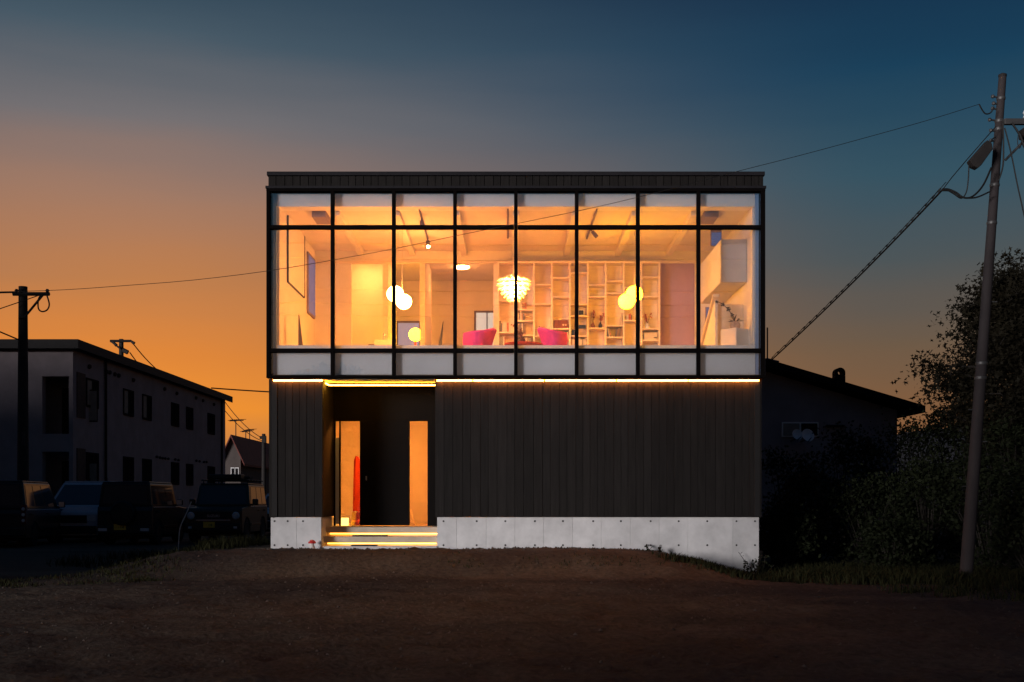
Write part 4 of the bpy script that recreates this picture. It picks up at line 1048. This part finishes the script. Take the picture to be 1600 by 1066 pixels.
wire(sag(P(350, 640, 61), P(412, 690, 61.9), .3), .025, 'lower of two thin lines sloping to the distant pole')
# street lines behind the camera (they show only as reflections in the glass)
for k, (dz, yy) in enumerate(((11.4, -24), (10.9, -24.3), (10.3, -24), (9.2, -24), (8.7, -23.9), (8.3, -24))):
    wire(sag((-24, yy, dz+.3), (22, yy, dz), .5), .018, 'street line behind the viewer, mirrored across the glass', group='street lines mirrored in the glass')
for x in (-24, 22):
    t = empty('utility_pole', (x, -24, 0), 'street pole behind the viewer carrying the mirrored lines, %s end' % ('left' if x < 0 else 'right'), 'utility pole')
    MB().tube([(x, -24, -.2), (x, -24, 12)], [.17, .11], 12).build('shaft', M['wpole'], t, True)
    MB().box(x-.05, x+.05, -24.9, -23.2, 11.5, 11.62).build('crossarm', M['wpole'], t)

# ================================================================== vehicles
def quadprism(c4, u0, u1, v0, v1, th, out):
    """rectangle on a face given by its corners (bl, br, tr, tl), standing proud along out"""
    bl, br, tr, tl = [Vector(q) for q in c4]
    def at(u, v): return bl.lerp(br, u).lerp(tl.lerp(tr, u), v)
    q = [at(u0, v0), at(u1, v0), at(u1, v1), at(u0, v1)]; out = Vector(out).normalized()
    a = [p-out*.004 for p in q]; b = [p+out*th for p in q]
    return MB().add(a+b, [(0, 3, 2, 1), (4, 5, 6, 7), (0, 1, 5, 4), (1, 2, 6, 5), (2, 3, 7, 6), (3, 0, 4, 7)])
def vehicle(name, label, paint, L_, W, H, belt, hood, cowl, tailtop, wr, clear, gy, inset, plate=None, lamps='round', grille=None, spare=False, rack=False, wb=None, hoodh=None):
    """front at -y; gy = (front bottom, front top, rear top, rear bottom) of the glasshouse"""
    t = empty(name, (0, 0, 0), label, 'car', 'parked vehicles')
    hw = W/2; f = -L_/2; r = L_/2
    wb = wb or L_*.62; wy = (-wb/2, wb/2)
    hh = hoodh or belt
    prof = [(f+.03, clear+.08), (f, clear+.2), (f, hh-.10), (f+.06, hh-.02), (gy[0]-.02, belt-.0), (gy[3], belt), (r-.03, belt-.02), (r, belt-.12), (r, clear+.2), (r-.04, clear+.08)]
    def archpts(yc):
        return [(yc+(wr+.07)*math.cos(a), clear+.04+max(0, (wr*2-clear-.0)*.0)+(wr+.07-.0)*math.sin(a)*1.05+(wr-clear-.04)*.0) for a in [math.pi*k/8 for k in range(9)]]
    bottom = [(r-.04, clear+.04)]+archpts(wy[1])+archpts(wy[0])+[(f+.03, clear+.04)]
    MB().prism(prof+bottom, 'X', -hw, hw).build('body', paint, t, bevel=.035)
    gb = [(-hw+.015, gy[0], belt-.01), (hw-.015, gy[0], belt-.01), (hw-.015, gy[3], belt-.01), (-hw+.015, gy[3], belt-.01)]
    gt = [(-hw+inset, gy[1], H-.04), (hw-inset, gy[1], H-.04), (hw-inset, gy[2], H-.04), (-hw+inset, gy[2], H-.04)]
    MB().hexa(gb+gt).build('cabin', paint, t, bevel=.04)
    MB().box(-hw+inset+.02, hw-inset-.02, gy[1]+.03, gy[2]-.03, H-.045, H).build('roof', paint, t, bevel=.02)
    G, T = gb, gt
    quadprism((G[0], G[1], T[1], T[0]), .06, .94, .10, .90, .006, (0, -1, .3)).build('windscreen', M['carglass'], t)
    quadprism((G[2], G[3], T[3], T[2]), .08, .92, .14, .88, .006, (0, 1, .1)).build('rear_window', M['carglass'], t)
    for sg, (a, b, c_, d_) in ((1, (G[1], G[2], T[2], T[1])), (-1, (G[3], G[0], T[0], T[3]))):
        sp = ((.08, .46), (.50, .94)) if gy[3]-gy[0] < 2.4 else ((.10, .40), (.43, .70), (.73, .95))
        for u0, u1 in sp:
            if sg < 0: u0, u1 = 1-u1, 1-u0
            quadprism((a, b, c_, d_), u0, u1, .10, .88, .006, (sg, 0, .15)).build('side_window', M['carglass'], t)
        MB().box(sg*hw-.012, sg*hw+.012, gy[0]+.05, gy[3]-.1, belt-.035, belt-.015).build('trim', M['chrome'], t)
        MB().box(min(sg*hw, sg*(hw+.02)), max(sg*hw, sg*(hw+.02)), wy[0]+.45, wy[1]-.4, clear+.24, clear+.31).build('side_moulding', M['black'], t, bevel=.006)
        for yy in (gy[0]+1.05, gy[3]-.55):
            MB().box(min(sg*(hw+.001), sg*(hw+.035)), max(sg*(hw+.001), sg*(hw+.035)), yy, yy+.16, belt-.16, belt-.125).build('door_handle', M['black'], t, bevel=.006)
        mi = MB().box(min(sg*(hw+.03), sg*(hw+.20)), max(sg*(hw+.03), sg*(hw+.20)), gy[0]+.12, gy[0]+.24, belt+.02, belt+.20).build('mirror', paint, t, bevel=.03)
        MB().box(min(sg*(hw-.02), sg*(hw+.05)), max(sg*(hw-.02), sg*(hw+.05)), gy[0]+.16, gy[0]+.2, belt+.0, belt+.06).build('arm', M['black'], mi)
        MB().box(min(sg*(hw+.045), sg*(hw+.185)), max(sg*(hw+.045), sg*(hw+.185)), gy[0]+.241, gy[0]+.247, belt+.04, belt+.18).build('glass', M['chrome'], mi)
        for yc in wy:
            m_ = Matrix.Rotation(R(90), 3, 'Y')
            x = sg*(hw-.11)
            w_ = MB().lathe([(wr*.62, -.10), (wr*.93, -.105), (wr, -.06), (wr, .06), (wr*.93, .105), (wr*.62, .10)], (x, yc, wr), 22, m_).build('wheel', M['tyre'], t, True)
            MB().lathe([(wr*.60, -.085), (wr*.63, .085), (wr*.5, .06 if sg > 0 else -.06), (wr*.18, .075)], (x+sg*.02, yc, wr), 14, m_).build('rim', M['rim'], w_, True)
    MB().box(-hw+.02, hw-.02, f-.09, f+.05, clear+.10, clear+.32).build('bumper', M['black'], t, bevel=.03)
    MB().box(-hw+.02, hw-.02, r-.05, r+.10, clear+.10, clear+.32).build('bumper', M['black'], t, bevel=.03)
    rx = Matrix.Rotation(R(90), 3, 'X')
    for sg in (1, -1):
        if lamps == 'round':
            MB().lathe([(.105, 0), (.11, .02), (.085, .045), (.03, .05)], (sg*(hw-.17), f-.002, hh-.24), 18, rx).build('headlight', M['lamp'], t, True)
            MB().box(sg*(hw-.17)-.05, sg*(hw-.17)+.05, f-.10, f-.091, clear+.18, clear+.24).build('indicator', M['lamp'], t)
            MB().box(sg*(hw-.18)-.12, sg*(hw-.18)+.12, r+.101, r+.112, clear+.17, clear+.25).build('tail_light', M['lamp'], t, bevel=.004)
        else:
            MB().hexa([(sg*(hw-.04)-.0, f-.012, hh-.30), (sg*(hw-.45), f-.012, hh-.26), (sg*(hw-.45), f+.02, hh-.26), (sg*(hw-.04), f+.14, hh-.30), (sg*(hw-.04), f-.008, hh-.13), (sg*(hw-.45), f-.008, hh-.17), (sg*(hw-.45), f+.02, hh-.17), (sg*(hw-.04), f+.14, hh-.13)]).build('headlight', M['lamp'], t)
            MB().box(min(sg*(hw-.13), sg*(hw+.004)), max(sg*(hw-.13), sg*(hw+.004)), r-.10, r+.012, belt-.40, belt+.12).build('tail_light', M['tail'], t, bevel=.01)
            for k in range(3): MB().lathe([(.045, 0), (.04, .012), (.01, .016)], (sg*(hw-.07), r+.012, belt-.30+.15*k), 12, Matrix.Rotation(R(-90), 3, 'X')).build('tail_lens', M['lamp'], t)
    gr = MB().box(-hw+.30, hw-.30, f-.02, f+.02, hh-.36, hh-.13).build('grille', M['black'], t, bevel=.008)
    MB().box(-hw+.32, hw-.32, f-.032, f-.021, hh-.375, hh-.355).build('trim', M['chrome'], gr)
    if grille:
        text_mesh('lettering', grille, .105, M['chrome'], gr, (0, f-.024, hh-.25), (R(90), 0, 0), .004)
    if plate:
        for yy, rot in ((f-.098, 0), (r+.108, 180)):
            q = MB().box(plate[1]-.165, plate[1]+.165, yy-.006, yy+.006, clear+.2, clear+.365).build('number_plate', M['plate'], t)
            text_mesh('lettering', plate[0], .11, M['platetext'], q, (plate[1], yy+(-.007 if rot == 0 else .007), clear+.275), (R(90), 0, R(rot)), .002)
    if spare:
        MB().lathe([(.30, 0), (.335, .03), (.335, .15), (.30, .19), (.05, .2)], (.02, r+.01, clear+.66), 24, Matrix.Rotation(R(-90), 3, 'X')).build('spare_wheel', M['black'], t, True)
    MB().tube([(hw-.2, gy[2]-.2, H), (hw-.2, gy[2]-.1, H+.18)], .006, 5).build('aerial', M['black'], t)
    MB().box(-hw*.7, hw*.7, f+.3, r-.3, clear-.05, clear+.2).build('underbody', M['black'], t)
    if rack:
        rk = MB()
        for x in (-hw+.16, hw-.16): rk.tube([(x, gy[1]+.1, H+.10), (x, gy[2]-.1, H+.10)], .018, 6)
        for k in range(6):
            yy = lerp(gy[1]+.12, gy[2]-.12, k/5.); rk.tube([(-hw+.1, yy, H+.09), (hw-.1, yy, H+.09)], .014, 6)
        for x in (-hw+.16, hw-.16):
            for yy in (gy[1]+.2, gy[2]-.2): rk.tube([(x, yy, H-.02), (x, yy, H+.10)], .014, 6)
        rk.build('roof_rack', M['black'], t)
        b_ = MB().box(-hw+.32, hw-.34, gy[1]+.12, gy[1]+.62, H+.12, H+.27).build('roof_box', M['black'], t, bevel=.03)
        MB().box(-hw+.42, hw-.2, gy[1]+.7, gy[1]+1.1, H+.12, H+.22).build('luggage', M['pole'], t, bevel=.03)
    return t
def place(t, px, Yfront, rot, L_, rear=False):
    a = R(rot); x = PX(px, Yfront); cx_, cy_ = x, Yfront+L_/2
    t.location = (cx_, cy_, g(cx_, cy_)); t.rotation_euler.z = a
jr = vehicle('boxy_off_roader', 'black boxy off-roader seen from behind with spare wheel and yellow plate', M['carblk'], 3.5, 1.50, 1.74, 1.06, 1, 1, 1, .345, .22, (-.72, -.52, 1.68, 1.72), .09, ('· · 14', .10), spare=True, hoodh=1.02)
place(jr, 195, 14.6, 180, 3.5)
jf = vehicle('boxy_off_roader', 'dark boxy off-roader facing forward with round lamps, roof rack and yellow plate', M['cargrn'], 3.55, 1.62, 1.72, 1.06, 1, 1, 1, .36, .24, (-.72, -.52, 1.68, 1.73), .09, ('· 14', -.10), grille='SUZUKI', rack=True, hoodh=1.02)
place(jf, 333.5, 16.0, 0, 3.55)
mv = vehicle('minivan', 'dark silver minivan facing forward between the black cars on the left', M['cargry'], 4.3, 1.70, 1.80, 1.02, 1, 1, 1, .33, .17, (-1.55, -.55, 1.95, 2.1), .13, None, lamps='wide', hoodh=.92)
place(mv, 106, 16.4, 0, 4.3)
sv = vehicle('estate_car', 'black tall car cut by the left edge, tail lamp cluster showing', M['carblk'], 4.2, 1.70, 1.74, 1.00, 1, 1, 1, .33, .20, (-1.1, -.5, 1.95, 2.08), .12, None, lamps='wide', hoodh=.95)
place(sv, -26, 13.0, 180+6, 4.2)
wc = vehicle('white_car', 'white car peeping out just left of the dark house corner', M['carwht'], 3.6, 1.55, 1.45, .92, 1, 1, 1, .30, .18, (-1.0, -.4, 1.35, 1.6), .13, None, lamps='wide', hoodh=.88)
place(wc, 432, 23, 0, 3.6)

# bent white marker rod between the off-roaders
Y = 5.0; x = PX(278, Y)
MB().tube(smooth([Vector((x, Y, g(x, Y)-.1)), P(280, 835, Y), P(284, 818, Y), P(291, 803, Y), P(299, 784, Y)]), .010, 6).build('marker_rod', M['dish'], None, True, label='thin pale bent marker rod standing in the grass in front of the parked cars', cat='rod')

# ================================================================== vegetation
def leafmesh(name, pts, size, m, parent, seed=1, flat=.0, shape=0):
    import numpy as np
    rs = np.random.RandomState(seed); n = len(pts); c_ = np.array(pts, dtype=float)
    d_ = rs.normal(size=(n, 3)); d_[:, 2] += flat*3; d_ /= np.linalg.norm(d_, axis=1)[:, None]
    u = rs.normal(size=(n, 3)); u -= (u*d_).sum(1)[:, None]*d_; u /= np.linalg.norm(u, axis=1)[:, None]; v = np.cross(d_, u)
    s_ = (size*rs.uniform(.6, 1.25, n))[:, None]
    off = np.array(woff(parent))
    if shape == 0:
        vs = np.stack([c_-u*s_*.5, c_+v*s_*.30, c_+u*s_*.5, c_-v*s_*.30], 1); k = 4
    else:   # three-lobed leaf
        vs = np.stack([c_-u*s_*.5, c_-u*s_*.05+v*s_*.14, c_+u*s_*.1+v*s_*.45, c_+u*s_*.18+v*s_*.12, c_+u*s_*.55, c_+u*s_*.18-v*s_*.12, c_+u*s_*.1-v*s_*.45, c_-u*s_*.05-v*s_*.14], 1); k = 8
    vs = vs.reshape(-1, 3)-off
    me = bpy.data.meshes.new(name); me.vertices.add(n*k); me.vertices.foreach_set('co', vs.ravel())
    me.loops.add(n*k); me.loops.foreach_set('vertex_index', np.arange(n*k)); me.polygons.add(n)
    me.polygons.foreach_set('loop_start', np.arange(0, n*k, k)); me.polygons.foreach_set('loop_total', np.full(n, k)); me.update()
    me.materials.append(m); o = bpy.data.objects.new(name, me); col.objects.link(o); o.parent = parent
    return o
def tree(name, base, height, rad, label, m, n_leaf=7000, seed=1, leaf=.13, squash=1.0, lowest=.18, cat='tree', shape=1, trunk_r=.16):
    r = random.Random(seed); base = Vector(base)
    t = empty(name, tuple(base), label, cat)
    tr = MB(); tr.tube([base-Vector((0, 0, .3)), base+Vector((.05, 0, height*.3)), base+Vector((-.05, .05, height*.62)), base+Vector((0, 0, height*.9))], [trunk_r, trunk_r*.8, trunk_r*.5, .03], 10).build('trunk', M['bark'], t, True)
    tips = []; lb = MB()
    for i in range(34):
        f = lowest+(1-lowest)*(i+.5)/34; a = i*2.4+r.uniform(-.4, .4)
        env = math.sin(math.pi*min(1, (f-lowest)/(1-lowest)*.80+.17))**.8
        ln = rad*env*r.uniform(.72, 1.12)
        p0 = base+Vector((0, 0, height*(f*.86))); e = p0+Vector((math.cos(a)*ln, math.sin(a)*ln*squash, height*.10*r.uniform(.2, 1.3)))
        mid = p0.lerp(e, .5)+Vector((0, 0, .12))
        lb.tube([p0, mid, e], [.045, .025, .008], 6)
        for q in range(7):
            w_ = mid.lerp(e, r.uniform(-.3, 1.1)) if r.random() < .9 else p0.lerp(mid, r.random())
            sb = w_+Vector((r.gauss(0, .22), r.gauss(0, .22), r.gauss(.02, .16)))*rad*.55
            lb.tube([w_, sb], [.012, .004], 4); tips.append((sb, rad*r.uniform(.10, .19)))
    lb.build('branches', M['bark'], t)
    pts = []
    per = n_leaf//len(tips)
    for c_, s_ in tips:
        for k in range(per):
            v = Vector((r.gauss(0, 1), r.gauss(0, 1), r.gauss(0, .42)))*s_; v.z -= .25*(v.x**2+v.y**2)/max(s_, .01)
            pts.append(tuple(c_+v))
    for k in range(n_leaf//3):      # inner foliage
        f = r.uniform(lowest+.04, .97); env = math.sin(math.pi*min(1, (f-lowest)/(1-lowest)*.80+.17))**.8
        a = r.uniform(0, 6.28); q = rad*env*.72*math.sqrt(r.random())
        pts.append((base.x+math.cos(a)*q, base.y+math.sin(a)*q*squash, base.z+height*(f*.90+.03)))
    leafmesh('crown', pts, leaf, m, t, seed, .35, shape)
    return t
def shrub(px, pyt, Y, rx, label, seed, m='shrub', n=4200, leaf=.075, zb=None, tall=1.0, cat='shrub'):
    r = random.Random(seed); x = PX(px, Y); zb = g(x, Y) if zb is None else zb; zt = PZ(pyt, Y); h = zt-zb
    t = empty('shrub', (x, Y, zb), label, cat, 'shrubs right of the house')
    st = MB(); pts = []; cl = []
    for i in range(46):
        a = r.uniform(0, 6.28); f = r.uniform(0, 1)**.7; q = math.sqrt(r.random())*rx*(1-.55*f**2.2)
        c_ = Vector((x+math.cos(a)*q, Y+math.sin(a)*q*.75, zb+h*(.06+.88*f))); cl.append(c_)
        st.tube([(x+(c_.x-x)*.15, Y+(c_.y-Y)*.15, zb-.05), (lerp(x, c_.x, .6), lerp(Y, c_.y, .6), lerp(zb, c_.z, .55)), tuple(c_)], [.022, .013, .004], 5)
    per = n//46
    for c_ in cl:
        s_ = rx*r.uniform(.13, .24)
        for k in range(per): pts.append((c_.x+r.gauss(0, s_), c_.y+r.gauss(0, s_), max(zb+.02, c_.z+r.gauss(0, s_*.7))))
    for k in range(12):  # loose shoots at the top
        a = r.uniform(0, 6.28); b0 = r.choice(cl[-20:]); e = b0+Vector((math.cos(a)*.15, math.sin(a)*.1, r.uniform(.15, .38)))
        st.tube([b0, e], .005, 4)
        for j in range(16): q = b0.lerp(e, r.random()); pts.append((q.x+r.gauss(0, .03), q.y+r.gauss(0, .03), q.z+r.gauss(0, .02)))
    st.build('stems', M['bark'], t); leafmesh('foliage', pts, leaf, M[m], t, seed, .2, 0)
tb = PX(1590, 5.0)
tree('broadleaf_tree', (PX(1595, 5.0), 5.0, g(tb, 5.0)), PZ(412, 5.0)-g(tb, 5.0)+.3, 1.75, 'dark broadleaf tree with layered drooping leaves behind the leaning pole', M['maple'], 30000, 5, .115, .8, .32)
tree('broadleaf_tree', (PX(1690, 6.5), 6.5, .3), 5.6, 2.0, 'dark tree crown cut by the right edge of the picture', M['maple'], 9000, 6, .13, .8, .3)
for i, (px, pyt, Y, rx, m, lab) in enumerate([
    (1235, 700, 4.6, .75, 'shrub', 'dark shrub closest to the house corner, below the satellite dishes'),
    (1322, 668, 5.2, .95, 'shrub', 'tall dark shrub below the arched chimney'),
    (1410, 655, 4.8, 1.0, 'shrub', 'tallest shrub, at the foot of the neighbour roof slope'),
    (1495, 640, 5.6, 1.0, 'shrub', 'dark shrub under the broadleaf tree, left of the pole'),
    (1585, 640, 4.0, 1.0, 'shrub', 'dark shrub at the right edge behind the pole'),
    (1270, 735, 3.0, .72, 'shrub2', 'reddish low shrub in front of the satellite dishes'),
    (1360, 745, 2.6, .85, 'shrub', 'low rounded shrub in the middle of the thicket'),
    (1450, 725, 2.4, .85, 'shrub', 'leafy shrub just left of the leaning pole'),
    (1550, 705, 1.6, .9, 'shrub', 'leafy shrub just right of the leaning pole'),
    (1225, 800, 1.5, .5, 'shrub', 'small low shrub beside the concrete base corner'),
    (1620, 760, .2, .8, 'shrub', 'low shrub in the lower right corner'),
    (1395, 815, .9, .6, 'shrub', 'small weedy shrub in front of the thicket, midway to the pole')]):
    shrub(px, pyt, Y, rx, lab, 20+i, m)
# weeds at the concrete corner
def weed(px, Y, h, label, seed, n=26):
    r = random.Random(seed); x = PX(px, Y); z = g(x, Y)-.01; t = empty('weed', (x, Y, z), label, 'weed', 'weeds along the concrete base')
    st = MB(); pts = []
    for i in range(5):
        e = Vector((x+r.gauss(0, h*.22), Y+r.gauss(0, .05), z+h*r.uniform(.5, 1))); st.tube([(x, Y, z), e], .004, 4)
        for k in range(n//5): q = Vector((x, Y, z)).lerp(e, r.uniform(.15, 1)); pts.append((q.x+r.gauss(0, .02), q.y+r.gauss(0, .02), q.z))
    st.build('stems', M['bark'], t); leafmesh('leaves', pts, .05, M['shrub'], t, seed)
weed(1181, .05, .42, 'tallest weed climbing the right corner of the concrete base', 1, 60)
weed(1171, .0, .25, 'weed just left of the tallest corner weed', 2, 40)
weed(1192, .1, .35, 'weed just right of the concrete base corner', 3, 50)
weed(1030, -.05, .14, 'small weed at the foot of the concrete, where the soil drops', 4)
weed(1012, -.05, .12, 'tiny weed left of the small one at the concrete foot', 5)
# grass
def blades(name, spots, label):
    r = random.Random(31); m_ = MB(); vs = m_.v; fs = m_.f
    for (x0, x1, y0, y1, n, h, dens) in spots:
        for i in range(n):
            x = r.uniform(x0, x1); y = r.uniform(y0, y1)
            if nz(x*2.2, y*2.2)+r.uniform(-.6, .6) < dens: continue
            ex = (x-(x0+x1)/2)/((x1-x0)/2); ey = (y-(y0+y1)/2)/((y1-y0)/2)
            if ex*ex+ey*ey > 1+r.uniform(-.35, .1): continue
            z = g(x, y)-.01; hh = h*r.uniform(.4, 1.2); a = r.uniform(0, 6.28); w_ = r.uniform(.005, .010); lx, ly = r.gauss(0, .35)*hh, r.gauss(0, .35)*hh
            c_, s_ = math.cos(a)*w_, math.sin(a)*w_; b = len(vs)
            vs.extend([Vector((x-c_, y-s_, z)), Vector((x+c_, y+s_, z)), Vector((x+lx*.4+c_*.7, y+ly*.4+s_*.7, z+hh*.6)), Vector((x+lx*.4-c_*.7, y+ly*.4-s_*.7, z+hh*.6)), Vector((x+lx, y+ly, z+hh))])
            fs.extend([(b, b+1, b+2, b+3), (b+3, b+2, b+4)])
    return m_.build(name, M['grass'], None, label=label, cat='grass', kind='stuff')
blades('grass', [(-7.4, -4.3, -3.4, -.6, 6000, .07, .15), (-6.5, -4.0, -.2, 3.2, 5000, .12, .0), (-5.2, -3.9, .2, 5.5, 3500, .18, -.3),
                 (2.0, 5.2, -1.5, -.1, 9000, .09, -.1), (3.6, 8.8, -2.2, 1.6, 22000, .17, -.4), (4.6, 8.6, -5.2, -1.0, 11000, .13, .1),
                 (5.5, 9.5, -9, -3, 5000, .12, .25), (-3, 2.4, -1.6, -.9, 1500, .05, .3), (-9, -5, 3, 9, 5000, .2, .0)], 'short grass and weeds on the dirt yard')
# pebbles
r = random.Random(12); pm = MB()
for i in range(5200):
    y = -9.5+9.4*r.random()**.8; x = r.uniform(-8.5, 8.5); s_ = .006+.018*r.random()**4
    z = g(x, y); b = len(pm.v)
    for k in range(5):
        a = k*1.257+r.random(); pm.v.append(Vector((x+math.cos(a)*s_*r.uniform(.7, 1.3), y+math.sin(a)*s_*r.uniform(.7, 1.3), z-.004)))
    pm.v.append(Vector((x, y, z+s_*r.uniform(.5, .9))))
    for k in range(5): pm.f.append((b+k, b+(k+1) % 5, b+5))
for i in range(1500):                 # loose soil and clods along the foot of the concrete
    x = r.uniform(-4.2, 3.9); y = .17-.42*r.random()**2.2; s_ = .008+.030*r.random()**3
    z = g(x, y)-.004; b = len(pm.v)
    for k in range(6):
        a = k*1.047+r.random()*.7; pm.v.append(Vector((x+math.cos(a)*s_*r.uniform(.6, 1.3), y+math.sin(a)*s_*r.uniform(.6, 1.3), z-.004)))
    pm.v.append(Vector((x+r.gauss(0, .3)*s_, y, z+s_*r.uniform(.6, 1.2))))
    for k in range(6): pm.f.append((b+k, b+(k+1) % 6, b+6))
pm.build('pebbles', M['pebble'], None, label='loose pebbles and clods scattered over the dirt yard', cat='pebbles', kind='stuff')

# ================================================================== added blockers behind the viewer: shade both sides, some mirrored in the glass
# unseen three-storey block added to shade the cars and apartment block
t = empty('shade_block', (-34, -7, 0), 'long grey block added for shade, outside the picture on the left', 'building')
MB().box(-60, -15, -12, -4, -.2, 10.5).build('wall', M['nwall'], t)
MB().box(-60.3, -14.7, -12.3, -3.7, 10.5, 10.8).build('roof', M['nroof'], t)
for k in range(3):
    for j in range(16):
        xx = -58+2.6*j; zz = 1.2+3.2*k
        w_ = MB().box(xx, xx+1.5, -4, -3.95, zz, zz+1.3).build('window', M['dish'], t); MB().box(xx+.06, xx+1.44, -3.949, -3.94, zz+.06, zz+1.24).build('pane', M['aptpane'], w_)
gable = [(-61, -52, 'grey'), (-49.5, -41, 'pale')]  # unseen gabled houses added to block the sun far left
for x0, x1, nm in gable:
    xm = (x0+x1)/2; Yb = -32
    t = empty('shade_house', (xm, Yb, 0), '%s two-storey gabled house added for shade, far left behind the viewer' % nm, 'house')
    MB().prism([(x0, -.2), (x1, -.2), (x1, 6.4), (xm, 9.2), (x0, 6.4)], 'Y', Yb, Yb+6).build('wall', M['nwall'] if nm == 'grey' else M['pwall'], t)
    for sg in (-1, 1):
        xo = xm+sg*((x1-x0)/2+.5)
        MB().hexa([(xm, Yb-.5, 9.2), (xo, Yb-.5, 6.1), (xo, Yb+6.5, 6.1), (xm, Yb+6.5, 9.2), (xm, Yb-.5, 9.4), (xo, Yb-.5, 6.3), (xo, Yb+6.5, 6.3), (xm, Yb+6.5, 9.4)]).build('roof', M['nroof'], t)
    for zz in (1.2, 4.0):
        for xx in (x0+1.2, x1-3.0):
            w_ = MB().box(xx, xx+1.8, Yb+6.001, Yb+6.05, zz, zz+1.2).build('window', M['dish'], t); MB().box(xx+.06, xx+1.74, Yb+6.051, Yb+6.06, zz+.06, zz+1.14).build('pane', M['aptpane'], w_)
for i, (x, y, h, rd, lab) in enumerate([(-33, -27, 9.5, 2.6, 'tall added shade tree behind the viewer, left of the gap'), (-38, -24, 9, 2.8, 'broad added shade tree behind the viewer, farthest left'),
                                   (-14.6, -27, 8.2, 2.0, 'added shade tree behind the viewer, first right of the gap'), (-11.2, -27.5, 8.0, 2.2, 'added shade tree behind the viewer, second right of the gap'), (-7.2, -28, 7.0, 2.2, 'added shade tree behind the viewer, mirrored low in the left panes'),
                                   (11, -28, 7.6, 2.2, 'added tree behind the viewer, mirrored low in the right panes')]):
    tree('added_tree', (x, y, 0), h, rd, lab, M['maple'], 6000, 40+i, .42, 1.0, .2, trunk_r=.2)  # trees added behind the viewer to shade the sides of the view
